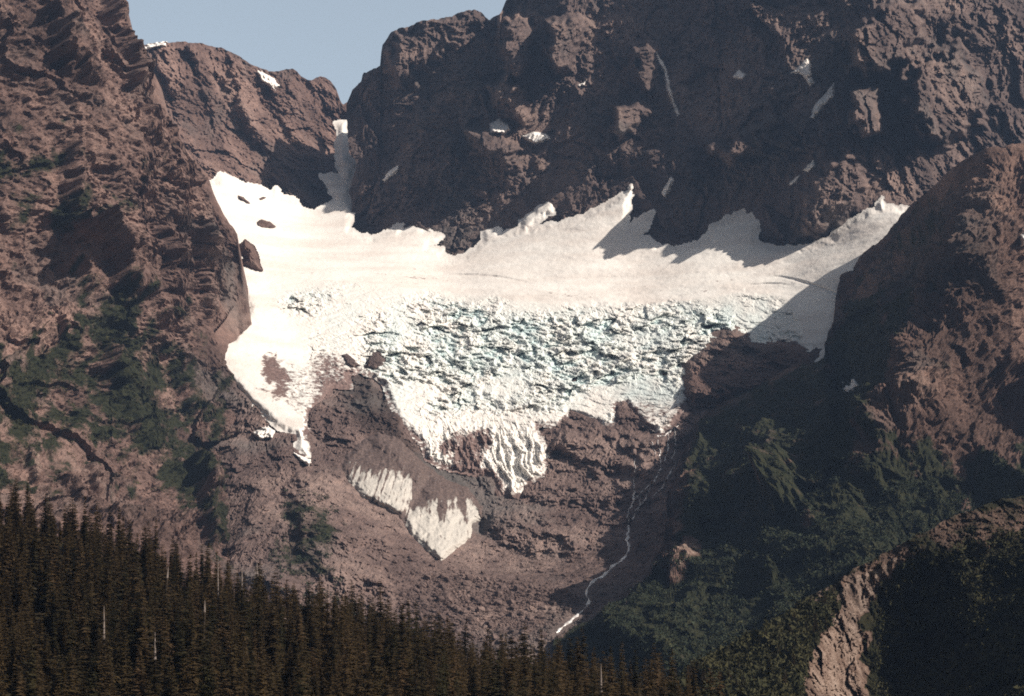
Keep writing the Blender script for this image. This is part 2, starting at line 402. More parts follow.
# ---- relief features
B_FEATS = [
 ([(386,70),(392,33),(416,20),(475,8),(485,18),(470,45),(440,60),(420,70),(416,85),(395,82)], 143, 36, 12),
 ([(500,14),(530,12),(536,45),(526,80),(512,92),(504,70),(500,40)], 221, 67, 9),
 ([(488,86),(508,70),(532,105),(526,124),(503,120)], 190, 71, 9),
 ([(465,130),(500,128),(522,150),(505,160),(476,155)], 206, 71, 9),
 ([(545,20),(580,14),(592,26),(572,70),(552,78),(545,50)], 190, 60, 9),
 ([(612,105),(640,97),(656,112),(625,140),(612,134)], 197, 67, 8),
 ([(630,45),(655,40),(662,70),(650,98),(632,80)], 135, 64, 9),
 ([(700,150),(745,128),(768,108),(782,122),(768,150),(730,165)], 237, 74, 12),
 ([(815,160),(850,150),(868,180),(862,214),(835,236),(790,246),(800,190)], 75, 55, 12), #221, 85, 13),
 ([(845,30),(890,0),(930,0),(915,60),(880,80),(850,70)], 206, 71, 13),
 ([(850,90),(880,85),(885,130),(862,140),(848,120)], 175, 71, 10),
 ([(905,60),(960,40),(1000,90),(980,130),(930,150),(905,110)], 175, 57, 16),
]
C_FEATS = [
 ([(102,-40),(122,-5),(132,40),(150,75),(165,100),(140,110),(116,96),(108,60),(98,20)], 83, 0, 8),
 ([(26,-40),(70,-40),(86,30),(100,85),(90,110),(60,100),(30,80),(24,40)], 88, 0, 10),
 ([(62,150),(84,170),(96,215),(86,236),(70,234),(58,210),(56,180)], 64, 0, 8),
 ([(58,226),(90,236),(122,250),(150,262),(146,300),(128,306),(112,286),(106,262),(70,244)], 120, 15, 6),
 ([(60,292),(98,286),(112,310),(118,350),(100,345),(70,318)], 35, 0, 6),
 ([(146,232),(170,240),(186,290),(190,330),(170,320),(154,280)], 52, 0, 7),
 ([(176,225),(200,240),(215,300),(220,330),(204,330),(188,290)], 47, 0, 7),
 ([(110,330),(150,345),(176,410),(190,450),(176,452),(150,420),(120,370)], 52, 0, 9),
 ([(150,300),(190,340),(220,380),(250,425),(236,440),(206,410),(170,350)], 52, 0, 9),
 ([(195,455),(220,450),(236,480),(240,540),(214,540),(202,500)], 71, 5, 7),
 ([(36,440),(50,428),(54,440),(46,480),(34,482)], 18, 2, 4),
 ([(100,448),(124,442),(130,470),(118,490),(102,480)], 25, 2, 6),
 ([(60,470),(100,490),(150,545),(120,560),(70,510)], 30, 0, 8),
 ([(120,110),(160,140),(200,200),(215,235),(190,240),(150,190),(122,140)], 47, 0, 10),
]
R_FEATS = [
 ([(985,380),(1000,365),(1024,370),(1040,430),(1010,425),(990,410)], -60, -20, 8),
 ([(985,50),(1010,60),(1020,130),(1000,140),(985,100)], -30, 0, 10),
 ([(765,475),(800,465),(812,490),(800,520),(778,528),(768,505)], 60, 30, 9),
 ([(690,540),(700,540),(706,556),(680,585),(668,590)], 10, 4, 5),
]

# ================================================================== MOUNTAINS
def n2(px, py, s, seed): return fbm(px / s, py / s, px * 0, 4, .55, seed)
def zone(px, py, poly, soft, warp=0., seed=0):
    sd = poly_sd(poly, px, py)
    if warp: sd = sd + warp * n2(px, py, 25., seed)
    return sstep(-soft, soft, sd)

# far ridge behind the left mountain
A = Sheet(A_PTS, 21, 220., .75, 1.6, 24., [([(150,50),(175,48),(196,110),(212,165),(196,160),(170,100)],38,0,7),([(186,45),(204,46),(226,100),(240,150),(224,155),(205,105)],45,0,7),([(228,54),(244,60),(266,110),(272,150),(252,145),(236,100)],45,0,7),([(262,80),(290,72),(312,95),(300,115),(280,110)],35,0,6)])
def a_attr(px, py): return {'veg': .12 + 0 * px}
tag(A.build('far_ridge', ROCK_LEFT, 110, 352, [(110,70),(138,47),(162,43),(179,41),(200,43),(221,48),(241,57),(255,66),(269,71),(293,69),(307,79),(312,80),(321,77),(331,81),(336,88),(340,99),(343,104),(352,98)],
    [(110,260),(250,235),(300,232),(330,226),(352,212)], attrs=a_attr, rough=1.2), kind='structure')

# cirque wall
B = Sheet(B_PTS, 3, 280., .15, 2.4, 38., B_FEATS)
SPOTS = [(499,126),(536,137),(742,75),(805,73),(823,106),(391,173),(668,186),(809,166),(795,181),(669,85)]
def b_extra(px, py):
    t = .35 + .65 * sstep(3, -26, poly_sd(GL, px, py))
    for (a, c) in SPOTS: t = t * (1 - .6 * np.exp(-((px - a) ** 2 + (py - c) ** 2) / 260.))
    return t, 0
B.extra = b_extra
def b_attr(px, py):
    v = .18 + .22 * zone(px, py, [(700,150),(745,128),(775,110),(790,125),(770,160),(730,165)], 8, 10) + .14 * zone(px, py, [(480,130),(520,130),(530,170),(470,170)], 8, 10) + .16 * sstep(840, 900, px) * sstep(60, 200, py)
    return {'veg': v}
tag(B.build('cirque_wall', ROCK_WALL, 345, 1110, [(345,106),(351,93),(361,83),(363,72),(380,66),(382,45),(392,33),(404,27),(416,22),(451,16),(475,10),(481,13),(489,21),(501,14),(506,2),(520,-16),(560,-40),(640,-70),(760,-80),(900,-95),(1110,-90)],
    [(345,232),(355,262),(400,290),(500,300),(700,300),(800,290),(880,280),(940,250),(1110,230)], attrs=b_attr, back=(70, 55, 9), left=([80,104,124,150,158,163,170,178,190,205,215,231,245],[0,1,2,4,9,12,10,8,4,7,6,7,4])), kind='structure')

# left mountain
Cm = Sheet(C_PTS, 5, 240., .5, 2.7, 74., C_FEATS)
VEG_C = [(-90,330),(60,310),(110,260),(140,290),(180,330),(215,360),(250,415),(285,445),(275,500),(250,550),(230,560),(160,470),(100,440),(60,470),(-90,480)]
Cm.normal = True; Cm.keep = .15; Cm.bm = (1.25, .5); Cm.dirw = (.6, .6)
MARGIN = [(236,270),(238,300),(212,333),(250,405),(285,440),(300,470),(262,540)]
C_OUT = [(60,-60),(100,-22),(122,-2),(129,14),(133,33),(138,45),(148,62),(162,90),(172,131),(193,159),(207,172),(214,193)]
def c_taper(px, py):
    do = line_d(C_OUT, px, py)[0]
    return c_taper0(px, py) * (.12 + .88 * sstep(1, 30, do))
def c_taper0(px, py):
    d, sd = line_d(MARGIN, px, py)
    right = (px > np.interp(py, [270, 300, 333, 405, 440, 470, 540], [236, 238, 212, 250, 285, 300, 262])) & (py > 285)
    return np.where(right, .15, .50 + .50 * sstep(2, 34, np.where(py > 262, d, 99)))
Cm.taper = c_taper
def c_attr(px, py):
    v = .22 + .35 * zone(px, py, VEG_C, 40, 45, 31) + .22 * n2(px, py, 22., 34) + .22 * zone(px, py, [(-90,120),(50,130),(110,220),(60,250),(-90,240)], 20, 20, 32) + .14 * n2(px, py, 60., 33) + .2 * zone(px, py, [(100,150),(140,170),(130,230),(100,230)], 14, 10, 3)
    v = v - .25 * zone(px, py, [(170,80),(215,180),(250,250),(245,320),(205,330),(180,230),(150,120)], 14)
    pale = .45 * zone(px, py, [(36,435),(52,428),(50,460),(38,482),(30,478)], 3, 4, 5) + .3 * zone(px, py, [(100,440),(128,440),(122,470),(104,472)], 8, 6, 7) + .22 * zone(px, py, [(80,470),(230,500),(235,560),(130,560),(60,500)], 12, 14, 8)
    return {'veg': v, 'pale': pale}
tag(Cm.build('left_mountain', ROCK_LEFT, -110, 335, [(-110,-110),(0,-90),(60,-50),(100,-22),(122,-2),(129,14),(133,33),(138,45),(148,62),(162,90),(169,117),(172,131),(193,159),(207,172),(214,193),(224,214),(232,226),(238,236),(243,270),(249,306),(253,330),(264,375),(292,420),(306,446),(335,480)],
    [(-110,690),(335,690)], attrs=c_attr), kind='structure')

# ---- valley floor, moraine and the bed under the ice
Ms = Sheet(M_PTS, 9, 120., .6, 1.4, 14.)
M_SPUR = [([(372,380),(392,408),(425,458),(440,476),(424,500),(412,480),(398,440),(374,420),(352,400)], 22, 6, 14),
          ([(336,400),(372,385),(398,440),(410,472),(380,468),(350,455),(318,440)], 16, 10, 16),
          ([(560,425),(610,428),(640,440),(650,470),(600,478),(575,462),(552,450)], 34, 20, 14),
          ([(628,440),(668,432),(672,458),(652,482),(632,478)], 24, 14, 10),
          ([(476,520),(500,508),(560,505),(600,520),(586,552),(540,556),(500,545)], 22, 14, 12),
          ([(520,478),(570,482),(600,492),(640,500),(600,506),(540,505),(515,500)], 16, 12, 8),
          ([(600,470),(616,462),(628,474),(620,480),(606,482)], -22, -18, 6),
          ([(472,520),(482,512),(488,520),(484,536),(474,536)], -22, -20, 5),
          ([(285,482),(330,470),(372,500),(400,545),(392,585),(340,600),(300,560)], 34, 16, 18),
          ([(432,478),(438,492),(428,512),(420,500)], -14, -6, 5)]
Ms.feats = M_SPUR
CONE = [(338,470),(344,452),(360,438),(378,430),(400,436),(425,460),(446,476),(470,486),(485,506),(485,521),(475,525),(473,539),(457,552),(441,563),(427,554),(414,541),(405,530),(396,517),(376,506),(362,500),(348,484)]
def glacier_sd(px, py):
    sd = poly_sd(GL, px, py)
    return sd
def m_extra(px, py):
    g = sstep(-2, 8, glacier_sd(px, py))
    sm = sstep(545, 600, py) * sstep(390, 430, px)             # the boulder fan is smoother than the bedrock
    fan = zone(px, py, [(402,520),(441,562),(475,536),(520,560),(600,556),(640,520),(660,540),(640,640),(380,640),(395,590)], 12)
    return (1 - .9 * g) * (1 - .75 * zone(px, py, CONE, 10)) * (1 - .72 * np.maximum(sm * 0, fan)), -14 * g
Ms.extra = m_extra
def m_attr(px, py):
    v = .02 + .50 * zone(px, py, [(285,490),(330,500),(345,530),(330,560),(350,590),(300,585),(270,560)], 14, 12, 41) + .30 * zone(px, py, [(360,600),(400,612),(400,650),(350,650)], 8, 6, 42) + .22 * zone(px, py, [(490,510),(530,520),(590,540),(500,560)], 12, 10, 43) + .06 * n2(px, py, 40., 44)
    v = v + .34 * zone(px, py, [(650,560),(680,548),(690,560),(660,590),(600,625),(560,640),(590,612)], 6, 4, 45) * (px > 590)
    pale = .30 * zone(px, py, [(370,540),(400,540),(398,580),(380,600),(365,570)], 6, 5, 6) + .24 * zone(px, py, [(606,495),(640,490),(650,560),(610,590),(560,634),(580,585),(620,545)], 12, 10, 7)
    dark = .74 * zone(px, py, [(352,372),(384,380),(400,420),(430,462),(470,482),(486,500),(470,500),(440,494),(420,470),(400,450),(372,440),(350,425),(340,395)], 10, 9, 46)
    return {'veg': v, 'pale': pale, 'dark': dark}
tag(Ms.build('valley_floor', MORAINE, 206, 905, [(206,350),(246,300),(300,285),(905,300)], [(206,712),(905,712)], attrs=m_attr, back=(30, 40, 3)), kind='structure')

# right ridge
Rr = Sheet(R_PTS, 15, 190., -.35, 2.4, 30., R_FEATS)
VEG_R = [(900,438),(960,462),(1024,452),(1110,450),(1110,700),(540,700),(545,640),(604,604),(655,575),(700,540),(760,540),(830,520),(870,460)]
Rr.normal = True; Rr.keep = .25; Rr.bm = (1.2, .68)
def r_attr(px, py):
    v = .22 + .32 * zone(px, py, [(690,425),(790,372),(835,340),(860,300),(880,340),(872,430),(830,520),(700,550),(650,560)], 20, 16, 57) + .22 * zone(px, py, [(836,300),(857,256),(905,205),(985,150),(945,240),(890,330),(872,430),(840,400)], 8, 6, 59) + .50 * zone(px, py, VEG_R, 18, 25, 51) + .2 * zone(px, py, [(880,300),(930,270),(960,300),(930,330),(890,350)], 12, 8, 52) + .10 * n2(px, py, 50., 53) + .10 * sstep(300, 420, py)  # left flank: scrub cover, raised up to the crest to paint its shade darker
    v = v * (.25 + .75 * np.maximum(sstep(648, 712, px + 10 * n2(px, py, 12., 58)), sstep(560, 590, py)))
    v = v - .4 * zone(px, py, [(690,548),(702,545),(706,560),(676,586),(664,590)], 4, 3, 54) - .45 * zone(px, py, [(962,500),(975,470),(982,458),(976,490),(966,508)], 3, 2, 5)
    pale = .42 * zone(px, py, [(692,548),(702,546),(706,560),(678,584),(666,589)], 4, 3, 55) + .38 * zone(px, py, [(940,470),(968,466),(925,492),(898,498)], 4, 4, 56) + .4 * zone(px, py, [(962,500),(973,470),(980,458),(976,490),(966,508)], 3, 2, 5)
    return {'veg': v, 'pale': pale}
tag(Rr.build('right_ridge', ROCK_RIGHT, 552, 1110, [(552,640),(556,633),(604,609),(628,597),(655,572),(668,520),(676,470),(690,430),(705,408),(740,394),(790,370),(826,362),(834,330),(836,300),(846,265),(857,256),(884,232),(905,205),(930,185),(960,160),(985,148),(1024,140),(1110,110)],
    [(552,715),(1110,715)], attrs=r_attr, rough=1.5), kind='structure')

# near knoll with the broken cliff
Ek = Sheet(E_PTS, 25, 60., -.2, 1.5, 9.)
CLIFF = [(905,553),(892,566),(874,592),(866,620),(864,660),(868,705),(800,705),(806,684),(804,662),(816,640),(834,622),(836,596),(850,578),(880,562)]
def e_attr(px, py):
    c = zone(px, py, CLIFF, 5, 13, 61)
    v = .78 + .16 * n2(px, py, 30., 62) - .95 * c - .30 * zone(px, py, [(800,608),(850,570),(900,540),(960,505),(1110,470),(1110,560),(1000,546),(920,562),(850,588)], 8, 9, 63)
    return {'veg': v, 'pale': .46 * c}
tag(Ek.build('near_knoll', KNOLL_ROCK, 650, 1110, [(650,702),(690,666),(740,640),(800,602),(850,573),(900,546),(930,528),(960,512),(1000,500),(1024,497),(1110,480)], [(650,745),(1110,745)], attrs=e_attr, back=(25, 22, 6)), kind='structure')

# ================================================================== GLACIER
glacier = tag(empty('glacier', W(560., 350., 2650.)), 'wide hanging glacier with white snowfield above blue crevassed icefall in the cirque', 'glacier')
ILX = [p[0] for p in ICELINE]; ILY = [p[1] for p in ICELINE]
def iceness(px, py):
    """0 on the smooth snowfield, 1 in the broken ice below it"""
    y = np.interp(px, ILX, ILY) + 5 * noise(px / 22., px * 0, px * 0, 77)
    k = sstep(-5, 26, py - y)
    left = sstep(-14, 22, (px - 262) - .55 * (py - 270) * (py < 352) - 45 * sstep(350, 352, py))     # the left margin is smooth snow
    lowl = sstep(0, 24, poly_sd([(250,350),(300,352),(345,360),(350,390),(312,420),(300,436),(285,410),(262,380)], px, py))
    right = 1 - sstep(0, 26, (px - 772) - .3 * (py - 290))
    return k * np.maximum(left * right, .5 * lowl)
def gl_shape(px, py, sd, P):
    x = P[..., 0]; s = P[..., 1] * .75 + P[..., 2] * .75
    k = iceness(px, py)
    tongue = sstep(410, 450, py) * sstep(570, 545, px) * sstep(405, 440, px)
    wx = 14 * noise(x / 60, s / 60, x * 0, 81); ws = 14 * noise(x / 60, s / 60, x * 0 + 5, 82)
    xa = (x + wx) / 1.0; sa = (s + ws) / 1.0
    chaos = sstep(-.25, .45, noise(px / 60, py / 32, px * 0, 89) + 1.1 * np.exp(-((px - 545) / 150) ** 2 - ((py - 345) / 42) ** 2) + .5 * np.exp(-((px - 700) / 70) ** 2 - ((py - 310) / 25) ** 2) - .15)
    f1, f2, cell, tx, ty = worley(xa / 31, sa / 40, 83)
    g1, g2, c2, ux, uy = worley(xa / 13 + 9, sa / 19, 84)
    h1, h2, c3, qx, qy = worley(xa / 6. + 3, sa / 9, 79)
    jag = ridged(x / 30 + .5 * noise(x / 50, s / 50, x * 0, 71), s / 34, x * 0, 5, .6, 72)
    lean = ridged((x + .8 * s) / 20, (s - .5 * x) / 46, x * 0, 4, .6, 73)
    blocks = (24 * (cell - .45) + 16 * tx * np.cos(cell * 40)) * chaos + (10 * (c2 - .5) + 8 * ux * np.cos(c2 * 40)) * (.4 + .6 * chaos) + 2.2 * (c3 - .5) + 1.4 * qx
    blocks = blocks + (7.5 * (jag - .9) + 4 * (lean - .9)) * (.3 + .9 * chaos)
    # crevasses across the flow, bending down towards both margins
    arch = s + .0011 * (x - 60) ** 2 * 1.1 + 25 * noise(x / 90, s / 90, x * 0, 74)
    band = ridged(arch / 46 + .5 * noise(x / 70, s / 60, x * 0, 76), x / 110, x * 0, 4, .55, 75)
    bands = -3.5 * sstep(.75, 1.25, band) * (1 - .6 * chaos)
    rough = 4.5 * fbm(x / 16, s / 16, x * 0, 4, .6, 85)
    ribs = 7.5 * ridged((x + .15 * s) / 15 + .6 * noise(x / 40, s / 60, x * 0, 87), s / 95, x * 0, 5, .66, 86) - 6
    d = k * ((blocks * (.35 + .65 * chaos) + bands) * (1 - .7 * tongue) + rough * (.55 + .4 * chaos + .5 * tongue) + ribs * tongue * 1.4)
    gl_shape.low = np.clip((-blocks * (.35 + .65 * chaos) - bands - 2) / 12, 0, 1) * (1 - .7 * tongue); gl_shape.chaos = chaos
    swell = 7 * fbm(x / 130, s / 70, x * 0, 4, .45, 88) + 1.2 * fbm(x / 18, s / 14, x * 0, 3, .5, 90)
    # long bergschrund lines across the foot of the snowfield
    yl = py - np.interp(px, ILX, ILY)
    ln = noise(px / 120, yl / 5.5 + 1.2 * noise(px / 90, px * 0, px * 0, 92), px * 0, 91)
    schrund = -6 * sstep(.25, .5, ln) * sstep(-34, -8, yl) * sstep(6, -2, yl) * sstep(330, 380, px)
    return d + (1 - k) * (swell + schrund)
def gl_attr(px, py, sd):
    k = iceness(px, py)
    core = np.exp(-((px - 560) / 190) ** 2 - ((py - 345) / 60) ** 2)
    edge = np.exp(-((px - 720) / 70) ** 2 - ((py - 305) / 26) ** 2)
    tong = sstep(400, 440, py)
    blue = np.clip(k * ((.08 + .34 * core + .25 * edge + .45 * n2(px, py, 34., 93) - .3 * tong) + .55 * gl_shape.low * (.3 + .7 * gl_shape.chaos)), 0, 1)
    dirt = .10 + .08 * k * (1 - core) * sstep(360, 300, px) + .21 * k
    dirt = dirt + .33 * zone(px, py, ISLAND, 12, 12, 102) + .22 * zone(px, py, [(258,348),(300,350),(345,352),(352,388),(318,410),(306,440),(290,412),(262,390)], 10, 8, 94)
    dirt = dirt + (.27 + .22 * noise((px + .2 * py) / 5, py / 22, px * 0, 94)) * zone(px, py, [(442,446),(470,432),(488,432),(492,446),(484,462),(474,470),(456,466)], 7, 10, 95) + .08 * zone(px, py, [(420,420),(485,415),(500,450),(490,475),(450,470),(425,455)], 10, 10, 98) + .22 * sstep(9, 0, sd) * sstep(330, 370, py) + .16 * zone(px, py, [(610,405),(690,395),(690,425),(620,430)], 8, 6, 96)
    streak = noise(px / 55, (py - np.interp(px, ILX, ILY)) / 4.0 + 1.5 * noise(px / 80, px * 0, px * 0, 99), px * 0, 100)
    dirt = dirt + (1 - k) * (.20 + .22 * streak) * zone(px, py, [(300,262),(420,268),(560,288),(700,280),(800,262),(870,235),(860,260),(790,292),(620,306),(480,296),(300,282)], 8, 6, 101)
    dirt = dirt + .2 * zone(px, py, [(455,470),(500,468),(520,500),(490,500)], 6, 5, 97)
    return {'blue': blue, 'dirt': dirt}
def gl_D(px, py): return Ms.base(px, py) - 0
# the two parts meet under the ice line: the icefall starts a little beneath the snow lip
og = drape('snowfield', GL, gl_D, SNOW, 9, 7, .9, 1.6, (), gl_shape, glacier, gl_attr, 3, True)
def split_part(o, name, m):
    """cut the broken ice out of the one glacier body as a part of its own"""
    me = o.data; n = len(me.vertices); V = np.empty(n * 3, np.float32); me.vertices.foreach_get('co', V); V = V.reshape(-1, 3)
    q = np.empty(len(me.polygons) * 4, np.int32); me.polygons.foreach_get('vertices', q); q = q.reshape(-1, 4)
    cx = V[q].mean(1); px = cx[:, 0] / cx[:, 1] * F + 512; py = HZ - cx[:, 2] / cx[:, 1] * F
    ice = iceness(px, py) > .2
    at = {}
    for an in ('blue', 'dirt'):
        v = np.empty(n, np.float32); me.attributes[an].data.foreach_get('value', v); at[an] = v
    for sel, nm, mm, smo in ((~ice, 'snowfield', SNOW, True), (ice, name, m, False)):
        Vc, fc, ac = compact(V, q[sel], at)
        if nm == 'snowfield': o.name = 'old'
        mesh_obj(nm, Vc, fc, mm, glacier, ac, smo)
    bpy.data.objects.remove(o); bpy.data.meshes.remove(me)
og.name = 'glacier_body'
split_part(og, 'icefall', ICE)
for ch in glacier.children: ch.matrix_parent_inverse = glacier.matrix_basis.inverted()

def host_thing(name, label, cat, poly, Dfun, m, thick, soft, group=None, **kw):
    o = drape(name, poly, Dfun, m, thick, soft, **kw)
    # move the origin to the base of the thing
    me = o.data; n = len(me.vertices); V = np.empty(n * 3, np.float32); me.vertices.foreach_get('co', V); V = V.reshape(-1, 3)
    b = V[V[:, 2] < V[:, 2].min() + 6].mean(0); V = V - b; me.vertices.foreach_set('co', V.ravel()); o.location = b; me.update()
    return tag(o, label, cat, group)

def lump(amp, L, seed):
    def f(px, py, sd, P): return amp * crags(P, seed, L, .4, 1.5, 1., 5, .55) + amp * .9 * np.clip(sd / 9, 0, 1)
    return f
def rock_attr(v): return lambda px, py, sd: {'veg': v + 0 * px, 'pale': 0 * px}
NUN = [(679,392),(683,361),(695,349),(709,338),(720,330),(730,324),(738,325),(757,339),(781,340),(800,346),(815,366),(800,384),(760,396),(720,404),(692,404)]
def gl_top(px, py): return Ms.base(px, py) - 4
host_thing('rock_outcrop', 'large brown rock island standing at the right edge of the icefall', 'rock outcrop', NUN, lambda x, y: Ms.base(x, y) - 6, ROCK_LEFT, 26, 12, shape=lump(22, 60, 201), attrs=rock_attr(.12), seed=2, smooth=False, step=1.1)
host_thing('rock_outcrop', 'leaning brown rock fin poking out of the snow beside the left mountain', 'rock outcrop', [(237,249),(245,241),(252,246),(256,252),(261,270),(251,268),(241,263),(246,258)], lambda x, y: np.minimum(Ms.base(x, y), 2760 + 0 * x), ROCK_LEFT, 16, 4, shape=lump(6, 25, 202), attrs=rock_attr(.1), seed=3, smooth=False, step=.7, edge=.6)
host_thing('rock_outcrop', 'flat reddish rock island lying lowest in the upper left snow', 'rock outcrop', [(256,222),(262,219),(270,221),(278,227),(274,229),(262,228),(257,226)], gl_top, ROCK_LEFT, 18, 2.2, shape=lump(3, 20, 203), attrs=rock_attr(.05), seed=4, smooth=False, step=.6, edge=.6, tuck=9)
host_thing('rock_outcrop', 'thin slanting rock sliver at the left end of the upper snow', 'rock outcrop', [(237,195),(244,197),(252,205),(245,202),(239,199)], gl_top, ROCK_LEFT, 22, 1.8, shape=lump(3, 20, 204), attrs=rock_attr(.05), seed=5, smooth=False, step=.6, edge=.5, tuck=9)
host_thing('rock_outcrop', 'small rock sliver in the snow just under the far ridge', 'rock outcrop', [(256,199),(263,196),(270,197),(262,201)], gl_top, ROCK_LEFT, 22, 1.8, shape=lump(3, 20, 205), attrs=rock_attr(.05), seed=6, smooth=False, step=.6, edge=.5, tuck=9)
host_thing('rock_outcrop', 'dark pointed rock beside the ice at the head of the brown debris ridge', 'rock outcrop', [(340,354),(347,352),(354,358),(362,366),(354,368),(345,365)], gl_top, ROCK_WALL, 12, 3, shape=lump(5, 20, 206), attrs=rock_attr(.05), seed=7, smooth=False, step=.6, edge=.6, tuck=8)
host_thing('rock_outcrop', 'dark twin topped rock right of the pointed one where debris meets blue ice', 'rock outcrop', [(368,356),(372,351),(380,349),(384,354),(383,364),(376,369),(366,367)], gl_top, ROCK_WALL, 13, 3, shape=lump(5, 20, 207), attrs=rock_attr(.05), seed=8, smooth=False, step=.6, edge=.6, tuck=8)

# ---- detached dirty ice below the debris ridge
LOBE_L = [(345,463),(349,457),(363,465),(386,469),(406,472),(414,479),(416,491),(406,502),(398,510),(392,515),(377,505),(363,499),(349,483),(344,477)]
LOBE_R = [(425,500),(439,497),(453,497),(470,498),(481,510),(483,520),(473,523),(472,538),(457,551),(441,562),(427,553),(414,540),(406,530),(410,514)]
def cone_shape(px, py, sd, P):
    fan = (px - 440) / (14 + .06 * (py - 470))
    fl = ridged(fan, py / 120, px * 0, 4, .5, 152)
    fan2 = (px - 392 + .35 * (py - 460)) / 12; fl2 = ridged(fan2, py / 120, px * 0, 4, .5, 153)
    r = sstep(400, 420, px + .25 * (py - 500))
    dome = 15 * np.exp(-((px - 446 + .1 * (py - 500)) / 26) ** 2) * sstep(476, 505, py) + 11 * np.exp(-((px - 384) / 28) ** 2) * sstep(440, 474, py)
    ridge = 12 * np.exp(-(line_d([(372,432),(412,466),(428,486)], px, py)[0] / 9) ** 2)
    cleft = -12 * np.exp(-(line_d([(428,480),(418,500),(404,516)], px, py)[0] / 6) ** 2)
    return dome + ridge + cleft + 1.1 * (r * fl + (1 - r) * fl2) + .5 * fbm(px / 4, py / 8, px * 0, 3, .55, 155) + 4.5 * fbm(px / 14, py / 12, px * 0, 6, .62, 156)
def cone_attr(px, py, sd):
    e = np.maximum(poly_sd(LOBE_L, px, py), poly_sd(LOBE_R, px, py))
    st = noise((px - 440) / (3.2 + .03 * (py - 470)), py / 60, px * 0, 157); st2 = noise((px + .35 * py) / 3.0, py / 60, px * 0, 158)
    st = np.where(px + .25 * (py - 500) > 412, st, st2)
    top = np.where(px < 412, 466, 501)
    d = .34 + .46 * sstep(4, -10, e + 2.4 * st + 3 * n2(px, py, 9., 160)) + .36 * st + .25 * sstep(22, 0, py - top) + .1 * n2(px, py, 14., 159)
    return {'blue': .12 + 0 * px, 'dirt': d}
host_thing('ice_remnant', 'dirty ice with two streaked white faces under brown debris, tapering to a point', 'ice', CONE, Ms.D, CONE_ICE, 8, 9, shape=cone_shape, attrs=cone_attr, seed=12, edge=1.2, step=.7, tuck=5)

# ---- snow patches lying on the rock, each a thing
PATCH_SNOW = snow_mat('patch_snow', (.84, .82, .80))
PATCHES = [
 ('A', 'white snow patch high on the far ridge just under its crest', [(258,71),(265,73),(274,79),(280,86),(274,89),(264,83),(259,77)], 5),
 ('A', 'thin white snow rim along the top of the far ridge beside the left mountain', [(140,49),(148,46),(158,44),(166,43),(166,46),(152,48),(142,51)], 6),
 ('B', 'white rounded snow patch on a ledge, left one of a close pair on the wall', [(490,124),(500,119),(508,124),(511,130),(505,134),(491,132)], 45),
 ('B', 'flat snow patch on a ledge, right one of a close pair on the wall', [(522,136),(534,132),(547,134),(550,139),(537,144),(526,140)], 12),
 ('B', 'tiny slanting snow sliver high on the wall above the close pair', [(577,85),(583,83),(586,80),(584,85),(579,87)], 4),
 ('B', 'long thin snow streak down a dark gully of the upper wall', [(656,52),(663,62),(667,72),(670,88),(675,104),(680,115),(677,116),(671,102),(666,88),(663,72),(658,62)], 4),
 ('B', 'slanting snow strip on the lower left part of the shaded wall', [(383,180),(389,171),(398,165),(398,171),(390,178),(385,182)], 4),
 ('B', 'small snow fleck left of the pointed patch on the upper wall', [(733,76),(739,70),(747,75),(743,79),(736,79)], 4),
 ('B', 'pointed three armed snow patch in the dark right gully', [(791,73),(800,66),(807,58),(811,64),(810,70),(815,84),(810,86),(803,76),(797,73)], 5),
 ('B', 'slanting snow patch below the pointed one in the right gully', [(810,118),(815,104),(825,94),(834,83),(835,96),(824,106),(815,118)], 5),
 ('B', 'narrow snow finger standing alone above the shaded wall base', [(661,194),(665,186),(671,177),(674,180),(670,190),(665,197)], 4),
 ('B', 'thin upper snow sliver above the big wedge of snow', [(803,170),(808,165),(814,160),(815,167),(808,172)], 4),
 ('B', 'thin lower snow sliver above the big wedge of snow', [(789,184),(795,178),(800,175),(798,181),(791,186)], 4),
 ('C', 'small lit snow scrap at the foot of the left mountain beside shrubs', [(253,433),(262,428),(269,426),(275,431),(272,438),(260,440)], 5),
 ('C', 'narrow snow strip below the small scrap at the debris edge', [(294,453),(304,457),(311,460),(309,466),(300,460)], 4),
 ('R', 'shaded snow scrap alone on the dark flank of the right ridge', [(835,380),(842,376),(847,372),(850,376),(845,380),(838,383)], 5),
 ('E', 'small white snow corner at the far right edge of the slope', [(1015,240),(1022,236),(1030,236),(1030,247),(1018,248)], 4),
]
HOST = {'A': A.P, 'B': B.P, 'C': Ms.P, 'R': Rr.P, 'E': Rr.P}
for i, (h, lab, poly, th) in enumerate(PATCHES):
    host_thing('snow_patch', lab, 'snow patch', poly, None, PATCH_SNOW, th + 15, 2.2, Pfun=HOST[h], group='snow patches on the rock', attrs=lambda px, py, sd: {'dirt': .05 + 0 * px}, seed=300 + i, edge=.7, step=.6, tuck=5, esc=4.)
